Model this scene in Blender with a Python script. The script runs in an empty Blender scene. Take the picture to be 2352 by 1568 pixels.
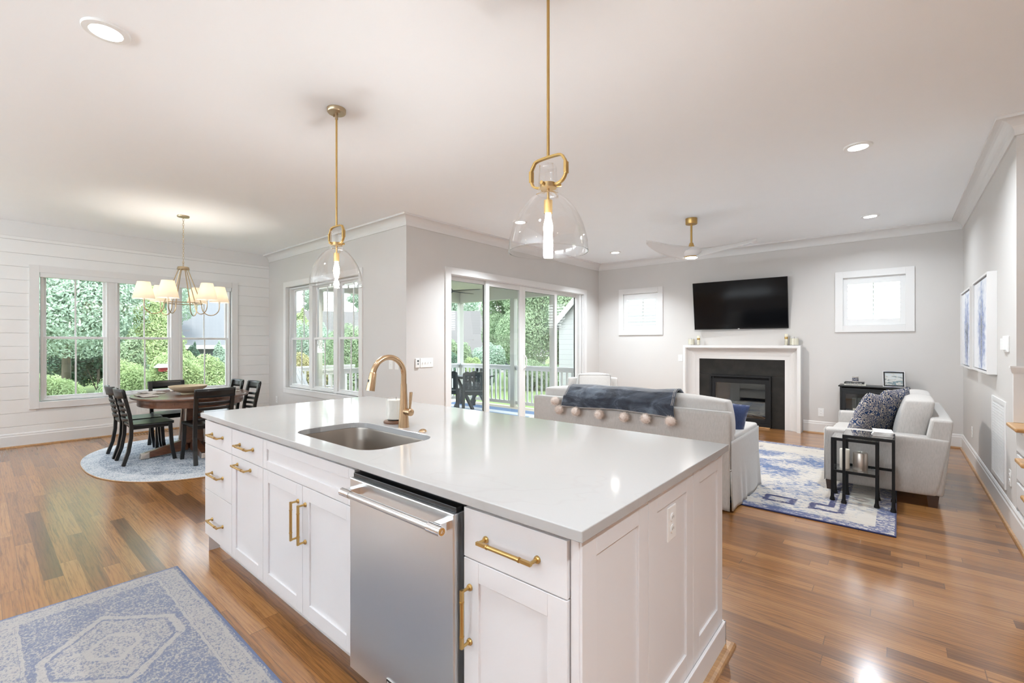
import bpy, bmesh, math, random
from mathutils import Vector, Matrix, noise as mnoise
import numpy as np
S = bpy.context.scene; COL = S.collection; PI = math.pi
random.seed(7); rng = np.random.default_rng(7)

# ---------------- camera, world, sun, large lights, exposure ----------------
cam = bpy.data.cameras.new('camera'); camo = bpy.data.objects.new('camera', cam); COL.objects.link(camo)
camo.location = (0, 0, 1.37); camo.rotation_euler = (PI/2, 0, math.radians(40.35))
cam.sensor_width = 36; cam.lens = 1044.4/2352*36; cam.shift_y = 3.6/2352; cam.clip_end = 300; cam.clip_start = .02
S.camera = camo
S.view_settings.view_transform = 'Standard'; S.view_settings.look = 'None'
S.view_settings.gamma = 1; S.view_settings.use_curve_mapping = False
S.view_settings.exposure = 1.0
S.cycles.max_bounces = 10; S.cycles.diffuse_bounces = 7; S.cycles.transparent_max_bounces = 24
S.cycles.sample_clamp_indirect = 6; S.cycles.caustics_reflective = False

world = bpy.data.worlds.new('world'); S.world = world; world.use_nodes = True
wn = world.node_tree; wn.nodes.clear()
wo = wn.nodes.new('ShaderNodeOutputWorld'); wb = wn.nodes.new('ShaderNodeBackground')
wtc = wn.nodes.new('ShaderNodeTexCoord'); wsx = wn.nodes.new('ShaderNodeSeparateXYZ'); wr = wn.nodes.new('ShaderNodeValToRGB')
wn.links.new(wtc.outputs['Generated'], wsx.inputs[0]); wn.links.new(wsx.outputs['Z'], wr.inputs[0])
wr.color_ramp.elements[0].position = 0.0; wr.color_ramp.elements[0].color = (.95, .97, 1, 1)
wr.color_ramp.elements[1].position = .8; wr.color_ramp.elements[1].color = (.72, .85, 1, 1)
wn.links.new(wr.outputs[0], wb.inputs[0]); wb.inputs[1].default_value = 3.6
wn.links.new(wb.outputs[0], wo.inputs[0])
sun = bpy.data.lights.new('sun', 'SUN'); sun.energy = 3.2; sun.angle = math.radians(15); sun.color = (1, .95, .86)
suno = bpy.data.objects.new('sun', sun); COL.objects.link(suno)
suno.rotation_euler = (math.radians(12), math.radians(38), 0)     # high, from the house side: no beam enters a window

CEIL = 2.975
CANS = [(-3.10, .43), (-.25, 4.65), (-.27, 7.29), (-3.81, 7.30), (-3.81, 4.65),
        (-1.0, .43), (1.1, .43), (-3.1, -1.7), (-1.0, -1.7), (1.1, -1.7), (-5.6, -1.7), (-8.0, -1.7)]  # this row is out of view, added to brighten the room
CAN_W = 8; FILL_W = 54; FILL_TILT = 68
for i, (x, y) in enumerate(CANS):
    l = bpy.data.lights.new('can_light', 'AREA'); l.shape = 'DISK'; l.size = .13; l.energy = [3, 18, 9, 21, 29, 3, 26, 2, 4, 18, 9, 11][i]; l.color = (.85, .935, 1); l.spread = math.radians(150 if i in (1, 2) else 118)
    o = bpy.data.objects.new('can_light', l); COL.objects.link(o); o.location = (x, y, CEIL - .012)
def fill_lamp(name, loc, rot, sx, sy, e):                                # added area lamp without a real source, brightens the ceiling
    l = bpy.data.lights.new(name, 'AREA'); l.shape = 'RECTANGLE'; l.size = sx; l.size_y = sy; l.energy = e; l.color = (.77, .895, 1)
    o = bpy.data.objects.new(name, l); COL.objects.link(o); o.location = loc; o.rotation_euler = rot
    return o

for i, (x, y, rz, w) in enumerate([(-7, -3.08, 0, 2.3), (-4, -3.08, 0, 2.3), (-1, -3.08, 0, 2.3)]):
    fill_lamp('window_daylight', (x, y, 2.02), (math.radians(90+FILL_TILT), 0, math.radians(rz)), w, .5, FILL_W*w/2.3)
# ---------------- node helpers ----------------
class NT:
    def __init__(s, name):
        s.m = bpy.data.materials.new(name); s.m.use_nodes = True; s.t = s.m.node_tree; s.t.nodes.clear()
        s.out = s.t.nodes.new('ShaderNodeOutputMaterial')
    def n(s, typ, ins=None, **kw):
        nd = s.t.nodes.new('ShaderNode' + typ)
        for k, v in kw.items(): setattr(nd, k, v)
        for k, v in (ins or {}).items(): s.put(nd.inputs[k], v)
        return nd
    def put(s, sock, v):
        if isinstance(v, bpy.types.Node): v = v.outputs[0]
        if isinstance(v, bpy.types.NodeSocket): s.t.links.new(v, sock)
        else:
            if isinstance(v, (tuple, list)) and len(v) == 3 and sock.type == 'RGBA': v = (*v, 1)
            sock.default_value = v
    def math(s, op, a, b=0.0, c=0.0):
        return s.n('Math', {0: a, 1: b, 2: c}, operation=op).outputs[0]
    def mix(s, f, a, b):
        nd = s.n('Mix', data_type='RGBA'); s.put(nd.inputs[0], f); s.put(nd.inputs[6], a); s.put(nd.inputs[7], b); return nd.outputs[2]
    def ramp(s, f, st, interp='LINEAR'):
        nd = s.n('ValToRGB', {0: f}); cr = nd.color_ramp; cr.interpolation = interp
        while len(cr.elements) < len(st): cr.elements.new(.5)
        for e, (p, c) in zip(cr.elements, st): e.position = p; e.color = (*c, 1) if len(c) == 3 else c
        return nd.outputs[0]
    def coord(s, out='Object', scale=None, rot=None, loc=None):
        tc = s.n('TexCoord').outputs[out]
        if scale or rot or loc:
            mp = s.n('Mapping', {0: tc}); 
            if loc: mp.inputs[1].default_value = loc
            if rot: mp.inputs[2].default_value = rot
            if scale: mp.inputs[3].default_value = scale
            return mp.outputs[0]
        return tc
    def noise(s, v, scale, detail=4, rough=.5, dist=0):
        return s.n('TexNoise', {'Vector': v, 'Scale': scale, 'Detail': detail, 'Roughness': rough, 'Distortion': dist}).outputs[0]
    def bump(s, h, strength=.2, dist=.01):
        return s.n('Bump', {'Height': h, 'Strength': strength, 'Distance': dist}).outputs[0]
    def pbr(s, color, rough=.5, metal=0, normal=None, coat=0, coatr=.05, spec=.5, sheen=0, trans=0, emis=None, es=0, ior=None):
        b = s.n('BsdfPrincipled', {'Base Color': color, 'Roughness': rough, 'Metallic': metal, 'Coat Weight': coat,
                'Coat Roughness': coatr, 'Specular IOR Level': spec, 'Sheen Weight': sheen, 'Transmission Weight': trans})
        if normal is not None: s.put(b.inputs['Normal'], normal)
        if emis is not None: s.put(b.inputs['Emission Color'], emis); s.put(b.inputs['Emission Strength'], es)
        if ior: b.inputs['IOR'].default_value = ior
        return b
    def done(s, b):
        s.t.links.new(b.outputs[0], s.out.inputs[0]); return s.m

def paint(name, c, rough=.5, var=.02, bumps=.03, bs=60, **k):
    t = NT(name); v = t.coord(); nz = t.noise(v, 3.0, 3)
    col = t.mix(nz, tuple(x*(1-var) for x in c), tuple(min(1, x*(1+var)) for x in c))
    return t.done(t.pbr(col, rough, normal=t.bump(t.noise(v, bs, 2), bumps, .002), **k))
def metal(name, c, rough=.3, sc=(1, 1, 60)):
    t = NT(name); v = t.coord(scale=sc); nz = t.noise(v, 20, 3)
    r = t.math('MULTIPLY_ADD', nz, .05, rough-.025)
    return t.done(t.pbr(t.mix(nz, tuple(x*.97 for x in c), c), r, 1.0))
def fabric(name, c, c2=None, scale=350, rough=.9, sheen=.3, bumps=.35):
    t = NT(name); v = t.coord(); c2 = c2 or tuple(x*.82 for x in c)
    w1 = t.n('TexWave', {'Vector': t.coord(rot=(0, 0, .0)), 'Scale': scale*.25, 'Distortion': 2, 'Detail': 2}, bands_direction='Z').outputs[1]
    nz = t.noise(v, scale, 2, .7); nz2 = t.noise(t.coord(scale=(6, 6, 1)), 30, 3)
    f = t.math('MULTIPLY', t.math('ADD', nz, nz2), .5)
    f = t.ramp(f, [(.35, (0, 0, 0)), (.65, (1, 1, 1))])
    h = t.math('ADD', nz, t.math('MULTIPLY', w1, .5))
    return t.done(t.pbr(t.mix(f, c2, c), rough, normal=t.bump(h, bumps, .002), sheen=sheen, spec=.2))
def glass(name, tint=(1, 1, 1), rough=0.0, boost=1.0, ior=1.45):
    t = NT(name); fr = t.math('MULTIPLY_ADD', t.math('POWER', t.n('LayerWeight', {'Blend': .5}).outputs[1], 5.0), .96, .04)
    f = t.math('MINIMUM', t.math('MULTIPLY', fr, boost), 1.0)
    tr = t.n('BsdfTransparent', {0: (*tint, 1)}); gl = t.n('BsdfGlossy', {'Color': (1, 1, 1, 1), 'Roughness': rough})
    mx = t.n('MixShader', {0: f}); t.t.links.new(tr.outputs[0], mx.inputs[1]); t.t.links.new(gl.outputs[0], mx.inputs[2])
    return t.done(mx)
def glow(name, c, e):
    t = NT(name); return t.done(t.n('Emission', {'Color': (*c, 1), 'Strength': e}))

M = {}
M['wall'] = paint('wall_paint', (.62, .60, .58), .6)
M['ceil'] = paint('ceiling_paint', (.93, .955, .98), .8)
M['trim'] = paint('trim_white', (.73, .72, .71), .35, .01)
M['ship'] = paint('shiplap_white', (.80, .795, .785), .45, .01)
M['cab'] = paint('cabinet_white', (.71, .692, .695), .38, .01, .01)
M['vinyl'] = paint('vinyl_white', (.74, .74, .735), .3, .01)
M['white_plastic'] = paint('white_plastic', (.82, .82, .81), .3, .01)
M['gap'] = paint('shadow_gap_dark', (.03, .03, .03), .7)
M['black'] = paint('black_lacquer', (.007, .0075, .008), .30, .1, .05)
M['iron'] = paint('black_iron', (.006, .006, .0065), .6, .1, .2, spec=.3)
M['brass'] = metal('brushed_brass', (.56, .37, .14), .34)
M['champagne'] = metal('champagne_bronze', (.60, .42, .26), .25)
M['antique'] = metal('antique_brass', (.50, .40, .27), .35)
M['steel'] = metal('stainless_steel', (.68, .675, .67), .3, (200, 1, 1))
M['sinksteel'] = metal('sink_steel', (.42, .38, .34), .33, (1, 60, 1))
M['chrome'] = metal('chrome', (.85, .85, .85), .08)
M['silver'] = metal('aged_silver', (.55, .50, .45), .35)
M['pane'] = glass('window_glass', (.97, .98, .97))
M['lampglass'] = glass('lamp_glass', (.985, .985, .985), 0, 1.6)
M['tableglass'] = glass('table_glass', (.93, .95, .94), 0, 1.5)
M['bulb'] = glow('bulb_glow', (1, .84, .6), 30)
M['bulbsoft'] = glow('bulb_envelope_glow', (1, .90, .74), 9)
M['canglow'] = glow('can_glow', (1, .96, .9), 12)
M['linen'] = fabric('linen_slipcover', (.51, .495, .475), (.415, .40, .383))
M['tweed'] = fabric('tweed_grey', (.53, .505, .48), (.41, .39, .37), 500)
M['cream_f'] = fabric('cream_cushion', (.51, .495, .475), (.44, .425, .41))
M['blue_f'] = fabric('navy_cushion', (.045, .07, .17), (.025, .04, .10), 300)
M['wax'] = paint('candle_wax', (.84, .80, .72), .5, .03)
M['wax2'] = paint('candle_ivory', (.80, .76, .60), .5, .03)
M['pom'] = fabric('pompom_fur', (.84, .77, .72), (.72, .63, .57), 90, 1, .3, .3)
M['fanwhite'] = paint('fan_white', (.72, .71, .70), .5)
M['coaster'] = paint('coaster_wood', (.13, .055, .025), .4, .15)
M['bowl'] = paint('bowl_wood', (.52, .44, .31), .6, .1)
M['granite_w'] = None

def quartz():
    t = NT('white_quartz'); v = t.coord(); w = t.noise(v, .8, 4, .5, 1.0)
    vein = t.ramp(t.math('ABSOLUTE', t.math('SUBTRACT', w, .52)), [(0, (1, 1, 1)), (.006, (0, 0, 0))])
    c = t.mix(t.math('MULTIPLY', vein, .10), (.435, .43, .424), (.31, .285, .27))
    return t.done(t.pbr(c, .09, spec=.6))
M['quartz'] = quartz()
def granite():
    t = NT('black_leathered_granite'); v = t.coord(); a = t.noise(v, 6, 5, .6); b = t.noise(v, 260, 2)
    c = t.ramp(a, [(.35, (.006, .0055, .005)), (.7, (.020, .018, .015))])
    return t.done(t.pbr(t.mix(t.math('MULTIPLY', b, .25), c, (.05, .045, .038)), .55, normal=t.bump(b, .4, .002), spec=.25))
M['granite'] = granite()
def oak_floor():
    t = NT('oak_floor'); v = t.coord(); sp = t.n('SeparateXYZ', {0: v}); x, y = sp.outputs[0], sp.outputs[1]
    W = .083
    r = t.math('DIVIDE', y, W); row = t.math('FLOOR', r); fy = t.math('FRACT', r)
    rn = t.n('TexWhiteNoise', {'W': row}, noise_dimensions='1D').outputs[0]
    ln = t.math('MULTIPLY_ADD', rn, .8, .95)
    xs = t.math('ADD', t.math('DIVIDE', x, ln), t.math('MULTIPLY', rn, 37.0)); cl = t.math('FLOOR', xs); fx = t.math('FRACT', xs)
    idv = t.n('CombineXYZ', {0: row, 1: cl}).outputs[0]
    wn_ = t.n('TexWhiteNoise', {'Vector': idv}, noise_dimensions='2D'); k = wn_.outputs[0]; kc = wn_.outputs[1]
    base = t.ramp(k, [(0, (.15, .062, .020)), (.08, (.21, .088, .026)), (.2, (.255, .108, .030)), (.6, (.33, .145, .042)), (1, (.39, .183, .060))])
    off = t.n('VectorMath', {0: v, 1: t.n('VectorMath', {0: kc, 1: (13, 17, 5)}, operation='MULTIPLY').outputs[0]}, operation='ADD').outputs[0]
    g1 = t.noise(t.n('Mapping', {0: off, 3: (1.2, 26, 1)}).outputs[0], 2.2, 5, .6, .6)
    g2 = t.noise(t.n('Mapping', {0: off, 3: (5, 160, 1)}).outputs[0], 2.0, 3, .6)
    wv = t.n('TexWave', {'Vector': t.n('Mapping', {0: off, 3: (.8, 7, 1)}).outputs[0], 'Scale': 2.4, 'Distortion': 7, 'Detail': 2, 'Detail Scale': 1.2}, wave_type='RINGS').outputs[1]
    f = t.math('ADD', t.math('MULTIPLY', g1, .6), t.math('MULTIPLY', g2, .4))
    dark = t.mix(1, (0, 0, 0), base)
    mul = t.ramp(f, [(.36, (.42, .38, .34)), (.52, (1, 1, 1)), (.7, (1.0, 1.0, 1.0))])
    c = t.n('Mix', data_type='RGBA', blend_type='MULTIPLY'); t.put(c.inputs[0], .85); t.put(c.inputs[6], base); t.put(c.inputs[7], mul)
    c2 = t.n('Mix', data_type='RGBA', blend_type='MULTIPLY'); t.put(c2.inputs[0], .30); t.put(c2.inputs[6], c.outputs[2]); t.put(c2.inputs[7], t.ramp(wv, [(.0, (.45, .4, .35)), (.5, (1, 1, 1))]))
    sy = t.math('LESS_THAN', t.math('MINIMUM', fy, t.math('SUBTRACT', 1, fy)), .012)
    sx = t.math('LESS_THAN', t.math('MINIMUM', fx, t.math('SUBTRACT', 1, fx)), .0014)
    seam = t.math('MAXIMUM', sy, sx)
    col = t.mix(t.math('MULTIPLY', seam, .6), c2.outputs[2], (.07, .035, .015))
    wave = t.noise(t.coord(scale=(1, 3, 1)), 3.0, 2)
    h = t.math('SUBTRACT', t.math('ADD', t.math('MULTIPLY', wave, 1.2), t.math('MULTIPLY', g1, .25)), t.math('MULTIPLY', seam, .25))
    b = t.pbr(col, .35, normal=t.bump(h, .10, .006), coat=1.0, coatr=.17, spec=.1); b.inputs['Coat IOR'].default_value = 1.65
    return t.done(b)
M['floor'] = oak_floor()
def wood(name, a, b, rough=.35, sc=(1, 12, 12), coat=.3):
    t = NT(name); g = t.noise(t.coord(scale=sc), 3.5, 5, .6, .8)
    return t.done(t.pbr(t.ramp(g, [(.35, a), (.65, b)]), rough, coat=coat, coatr=.15))
M['oak'] = wood('oak_trim', (.30, .15, .06), (.46, .26, .11))
M['treadoak'] = wood('oak_tread', (.42, .22, .08), (.60, .34, .13))
M['walnut'] = wood('cherry_table', (.085, .03, .014), (.16, .062, .028), .3, (3, 3, 10), .5)
M['darkwood'] = wood('dark_wood_leg', (.03, .012, .008), (.05, .02, .012))

def rug_kitchen():
    t = NT('rug_kitchen_blue'); v = t.coord(); sp = t.n('SeparateXYZ', {0: v}); x, y = sp.outputs[0], sp.outputs[1]
    wob = t.math('MULTIPLY_ADD', t.noise(v, 14, 3), .05, -.025)
    u = t.math('PINGPONG', t.math('ADD', x, .5 + 1.36*4), .68)
    w_ = t.math('ABSOLUTE', y)
    hexd = t.math('MAXIMUM', t.math('ADD', u, t.math('MULTIPLY', w_, 1.04)), t.math('MULTIPLY', w_, 1.43))
    hexd = t.math('ADD', hexd, wob)
    ring = t.math('LESS_THAN', t.math('ABSOLUTE', t.math('SUBTRACT', hexd, .325)), .021)
    ring2 = t.math('LESS_THAN', t.math('ABSOLUTE', t.math('SUBTRACT', hexd, .292)), .009)
    ring3 = t.math('LESS_THAN', t.math('ABSOLUTE', t.math('SUBTRACT', hexd, .12)), .016)
    bd = t.math('SUBTRACT', .395, w_)
    bdx = t.math('SUBTRACT', 1.18, t.math('ABSOLUTE', x))
    edge = t.math('ADD', t.math('MINIMUM', bd, bdx), t.math('MULTIPLY', wob, .4))
    band = t.math('MULTIPLY', t.math('GREATER_THAN', edge, .035), t.math('LESS_THAN', edge, .11))
    l1 = t.math('LESS_THAN', t.math('ABSOLUTE', t.math('SUBTRACT', edge, .118)), .006)
    l2 = t.math('LESS_THAN', t.math('ABSOLUTE', t.math('SUBTRACT', edge, .03)), .006)
    fine = t.noise(t.coord(scale=(1, 1.6, 1)), 75, 4, .75); mid = t.noise(v, 9, 4, .6)
    mot = t.n('TexVoronoi', {'Vector': v, 'Scale': 26.0}, feature='DISTANCE_TO_EDGE').outputs[0]
    inside = t.math('LESS_THAN', hexd, .30)
    cre, blu = (.355, .325, .305), (.135, .150, .215)
    f = t.math('ADD', t.math('MULTIPLY', fine, 2.1), t.math('MULTIPLY', mid, .5))
    f = t.math('ADD', f, t.math('MULTIPLY', inside, .16)); f = t.math('ADD', f, t.math('MULTIPLY', band, .20))
    f = t.math('ADD', f, t.math('MULTIPLY', t.math('LESS_THAN', mot, .09), .12))
    f = t.math('ADD', f, t.math('MULTIPLY', t.math('MAXIMUM', t.math('MAXIMUM', ring, ring3), t.math('MAXIMUM', l1, l2)), .34))
    f = t.math('SUBTRACT', f, t.math('MULTIPLY', ring2, .22))
    col = t.ramp(t.math('SUBTRACT', f, .80), [(.36, blu), (.50, (.16, .175, .24)), (.62, (.235, .23, .245)), (.78, cre)])
    col = t.mix(t.math('LESS_THAN', edge, .012), col, (.10, .125, .22))
    return t.done(t.pbr(col, .95, normal=t.bump(fine, .6, .004), sheen=.3, spec=.1))
M['rug_k'] = rug_kitchen()
def rug_living():
    t = NT('rug_living_blue'); v = t.coord(); sp = t.n('SeparateXYZ', {0: v}); x, y = sp.outputs[0], sp.outputs[1]
    big = t.noise(t.coord(scale=(1, 1.2, 1), loc=(1.0, 1.0, 0)), 1.5, 3, .5, .6); st = t.noise(t.coord(scale=(2.2, 9, 1)), 9, 5, .8, .4); fine = t.noise(v, 60, 3, .7)
    ex = t.math('SUBTRACT', 1.60, t.math('ABSOLUTE', x)); ey = t.math('SUBTRACT', 1.45, t.math('ABSOLUTE', y)); e = t.math('MINIMUM', ex, ey)
    ns = t.noise(t.coord(scale=(1.3, 3.2, 1), rot=(0, 0, .12)), 13, 7, .82, .3)
    f = t.math('ADD', t.math('MULTIPLY', big, .9), t.math('MULTIPLY', ns, 1.6))
    ew = t.math('ADD', e, t.math('MULTIPLY', t.math('SUBTRACT', ns, .5), .9)); border = t.math('MULTIPLY', t.math('GREATER_THAN', ew, .10), t.math('LESS_THAN', ew, .60))
    f = t.math('SUBTRACT', f, t.math('MULTIPLY', border, .16))
    blue = t.ramp(ns, [(.35, (.02, .035, .09)), (.5, (.05, .10, .23)), (.7, (.15, .215, .35))])
    navy = (.03, .037, .11)
    cream = t.mix(t.noise(v, 5, 4), (.52, .50, .46), (.44, .39, .34))
    m = t.ramp(t.math('ADD', f, t.math('MULTIPLY', fine, .12)), [(.99, (0, 0, 0)), (1.0, (1, 1, 1))]) if False else t.math('MULTIPLY', t.math('SUBTRACT', t.math('ADD', f, t.math('MULTIPLY', fine, .12)), 1.27), 9.0)
    m = t.math('MINIMUM', t.math('MAXIMUM', m, 0.0), 1.0)
    col = t.mix(m, cream, blue)
    kx = t.math('PINGPONG', t.math('ADD', t.math('ADD', x, 10.0), t.math('MULTIPLY', ns, .12)), .17); ky = t.math('ABSOLUTE', t.math('SUBTRACT', t.math('ADD', e, t.math('MULTIPLY', ns, .05)), .37))
    key = t.math('LESS_THAN', t.math('ABSOLUTE', t.math('SUBTRACT', t.math('MAXIMUM', t.math('SUBTRACT', kx, .03), ky), .07)), .022)
    worn = t.math('GREATER_THAN', t.math('ADD', ns, t.math('MULTIPLY', big, .6)), .80)
    col = t.mix(t.math('MULTIPLY', t.math('MULTIPLY', key, border), worn), col, navy)
    eb = t.math('LESS_THAN', t.math('ADD', e, t.math('MULTIPLY', fine, -.03)), -.004)
    dots = t.math('MULTIPLY', t.math('LESS_THAN', e, .12), t.math('GREATER_THAN', t.math('ADD', ns, t.math('MULTIPLY', fine, .2)), .585))
    col = t.mix(dots, col, (.07, .09, .20)); col = t.mix(eb, col, navy)
    return t.done(t.pbr(col, .9, normal=t.bump(fine, .4, .003), sheen=.2, spec=.1))
M['rug_l'] = rug_living()
def rug_dining():
    t = NT('rug_dining_grey'); v = t.coord(); a = t.noise(t.coord(scale=(1, 2.2, 1)), 45, 4, .75); b = t.noise(v, 5, 3)
    sp = t.n('SeparateXYZ', {0: v}); rr = t.math('SQRT', t.math('ADD', t.math('POWER', t.math('DIVIDE', sp.outputs[0], 1.36), 2), t.math('POWER', t.math('DIVIDE', sp.outputs[1], 1.0), 2)))
    rim = t.math('GREATER_THAN', rr, .86)
    f = t.math('ADD', a, t.math('MULTIPLY_ADD', b, .3, -.15)); f = t.math('ADD', f, t.math('MULTIPLY', rim, .08))
    col = t.ramp(f, [(.36, (.10, .12, .16)), (.46, (.30, .34, .40)), (.56, (.50, .53, .56)), (.7, (.62, .62, .62))])
    return t.done(t.pbr(col, .95, normal=t.bump(a, .5, .003), spec=.1))
M['rug_d'] = rug_dining()
def rug_porch():
    t = NT('rug_porch_stripe'); sp = t.n('SeparateXYZ', {0: t.coord()})
    s_ = t.math('FRACT', t.math('MULTIPLY', sp.outputs[1], 1.1)); m = t.math('GREATER_THAN', s_, .72)
    return t.done(t.pbr(t.mix(m, (.17, .27, .46), (.7, .72, .74)), .9))
M['rug_p'] = rug_porch()
def throw_m():
    t = NT('slate_velvet_throw'); v = t.coord(scale=(1, 1, 2.2)); a = t.noise(v, 4, 5, .65, 1.0)
    c = t.ramp(a, [(.35, (.018, .023, .035)), (.5, (.038, .048, .068)), (.68, (.12, .15, .19))])
    return t.done(t.pbr(c, .7, normal=t.bump(t.noise(v, 9, 4), .5, .015), sheen=.35, spec=.2))
M['throw'] = throw_m()
def paisley():
    t = NT('navy_paisley'); v = t.coord(); 
    d = t.n('TexVoronoi', {'Vector': t.n('VectorMath', {0: v, 1: t.n('TexNoise', {'Vector': v, 'Scale': 9.0, 'Detail': 1.0}).outputs[1]}, operation='ADD').outputs[0], 'Scale': 8.0}).outputs[0]
    rings = t.math('SINE', t.math('MULTIPLY', d, 22)); dots = t.n('TexVoronoi', {'Vector': v, 'Scale': 42.0}).outputs[0]
    m1 = t.math('MULTIPLY', t.math('GREATER_THAN', rings, .45), t.math('GREATER_THAN', d, .12))
    m2 = t.math('MULTIPLY', t.math('LESS_THAN', dots, .28), t.math('GREATER_THAN', t.noise(v, 8, 1), .52))
    navy = t.mix(t.noise(v, 6, 1), (.008, .012, .03), (.03, .07, .19))
    c = t.mix(t.math('MAXIMUM', m1, m2), navy, (.56, .51, .44))
    return t.done(t.pbr(c, .85, normal=t.bump(t.noise(v, 300, 2), .2, .002), spec=.15))
M['paisley'] = paisley()
def mat_runner():
    t = NT('placemat_woven'); v = t.coord(); w = t.n('TexWave', {'Vector': v, 'Scale': 28.0, 'Distortion': 3.0}).outputs[1]
    return t.done(t.pbr(t.ramp(w, [(.4, (.16, .13, .13)), (.55, (.66, .62, .58))]), .9, spec=.1))
M['placemat'] = mat_runner()
def art(name, seed, horiz=False):
    t = NT(name); v = t.coord(loc=(seed, seed*2, 0))
    if horiz:
        n_ = t.noise(t.n('Mapping', {0: v, 3: (6, 6, 16)}).outputs[0], 2.0, 6, .65, .6)
        sp = t.n('SeparateXYZ', {0: t.coord()})
        f = t.math('ADD', n_, t.math('MULTIPLY', sp.outputs[2], -1.0))
        c = t.ramp(f, [(.25, (.55, .60, .62)), (.4, (.62, .60, .55)), (.46, (.14, .21, .24)), (.55, (.24, .34, .37)), (.62, (.65, .68, .68)), (.7, (.16, .26, .30))])
    else:
        sp = t.n('SeparateXYZ', {0: t.coord()})
        n1 = t.noise(t.n('Mapping', {0: v, 3: (1, 11, .9)}).outputs[0], 1.6, 4, .6, .3)
        n2 = t.noise(t.n('Mapping', {0: v, 3: (1, 5, 12)}).outputs[0], 1.5, 5, .6, .2)
        my = t.math('SUBTRACT', 1.0, t.math('MULTIPLY', t.math('ABSOLUTE', t.math('ADD', sp.outputs[1], .05)), 2.6))
        mz = t.math('SUBTRACT', 1.0, t.math('MULTIPLY', t.math('ABSOLUTE', t.math('SUBTRACT', sp.outputs[2], .40)), 1.5))
        mk = t.math('MULTIPLY', t.math('MAXIMUM', my, 0.0), t.math('MAXIMUM', mz, 0.0))
        f = t.math('ADD', t.math('MULTIPLY', n1, .45), t.math('ADD', t.math('MULTIPLY', n2, .35), t.math('MULTIPLY', mk, .38)))
        c = t.ramp(f, [(.44, (.80, .81, .84)), (.52, (.66, .69, .77)), (.59, (.38, .44, .58)), (.64, (.16, .22, .48)), (.68, (.50, .52, .56)), (.74, (.06, .09, .16)), (.80, (.30, .33, .40))])
    return t.done(t.pbr(c, .5))
M['art1'] = art('abstract_art_near', 1.3); M['art2'] = art('abstract_art_far', 4.1); M['sea'] = art('seascape', 2.2, True)
def foliage(name, a, b, tr=.35):
    t = NT(name); v = t.coord(); n1 = t.noise(v, 1.1, 3); n2 = t.n('TexWhiteNoise', {'Vector': t.n('VectorMath', {0: v, 1: (7, 7, 7)}, operation='MULTIPLY').outputs[0]}).outputs[0]
    c = t.mix(t.math('MULTIPLY_ADD', n2, .35, t.math('MULTIPLY', n1, .7)), a, b)
    d = t.n('BsdfDiffuse', {0: c}); q = t.n('BsdfTranslucent', {0: c}); mx = t.n('MixShader', {0: tr})
    t.t.links.new(d.outputs[0], mx.inputs[1]); t.t.links.new(q.outputs[0], mx.inputs[2]); return t.done(mx)
M['leaf_mid'] = foliage('leaf_mid', (.17, .25, .14), (.38, .47, .31))
M['leaf_lime'] = foliage('leaf_lime', (.24, .33, .13), (.46, .55, .31))
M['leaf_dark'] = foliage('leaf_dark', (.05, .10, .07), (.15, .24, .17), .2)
M['leaf_blue'] = foliage('leaf_blue', (.22, .32, .24), (.46, .56, .46))
M['leaf_rust'] = foliage('leaf_rust', (.22, .24, .10), (.55, .48, .26))
M['bark'] = paint('bark', (.13, .11, .09), .9, .3, .6, 20)
def grass():
    t = NT('lawn_grass'); v = t.coord(); a = t.noise(v, .5, 4); b = t.noise(v, 25, 3)
    return t.done(t.pbr(t.mix(t.math('MULTIPLY', t.math('ADD', a, b), .5), (.11, .16, .055), (.16, .21, .09)), .95, spec=.1))
M['grass'] = grass()
def lines(name, c, c2, per, axis=2, frac=.07, rough=.8, bumps=.3):
    t = NT(name); sp = t.n('SeparateXYZ', {0: t.coord()}); f = t.math('FRACT', t.math('DIVIDE', sp.outputs[axis], per))
    m = t.math('LESS_THAN', f, frac)
    return t.done(t.pbr(t.mix(m, c, c2), rough, normal=t.bump(f, bumps, .01)))
M['siding'] = lines('lap_siding', (.32, .32, .32), (.23, .23, .235), .16)
M['shingle'] = lines('grey_shingle', (.105, .11, .118), (.085, .09, .097), .2)
M['shingle_b'] = lines('beige_shingle', (.088, .082, .078), (.07, .065, .062), .2)
M['deck'] = lines('deck_boards', (.62, .55, .45), (.3, .26, .2), .14, 1, .05)
M['porchceil'] = lines('porch_ceiling_boards', (.62, .60, .50), (.5, .48, .40), .12, 1, .06)
def brick():
    t = NT('red_brick'); b = t.n('TexBrick', {'Vector': t.coord(rot=(PI/2, 0, 0)), 'Color1': (.11, .07, .055), 'Color2': (.15, .10, .08), 'Mortar': (.2, .18, .17), 'Scale': 5.0})
    return t.done(t.pbr(b.outputs[0], .9))
M['brick'] = brick()
M['porchpaint'] = paint('porch_trim', (.64, .64, .60), .6)
M['outwhite'] = paint('exterior_white', (.42, .42, .42), .6)
M['railwhite'] = paint('railing_white', (.74, .74, .73), .6)
M['slatepoly'] = paint('slate_grey_polymer', (.055, .068, .070), .55)
M['red'] = paint('feeder_red', (.45, .05, .06), .6)
M['dglass'] = paint('dark_window', (.10, .11, .13), .1)
M['screen'] = paint('tv_screen', (.002, .002, .0025), .10, 0, 0, spec=.25)
M['fireglass'] = paint('fireplace_glass', (.004, .004, .006), .04, 0, 0)
M['log'] = paint('ceramic_logs', (.10, .075, .05), .8, .4, .6)
M['paper'] = paint('book_paper', (.75, .72, .66), .8)
M['magazine'] = paint('magazine_pages', (.76, .75, .74), .6, .15)
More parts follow.
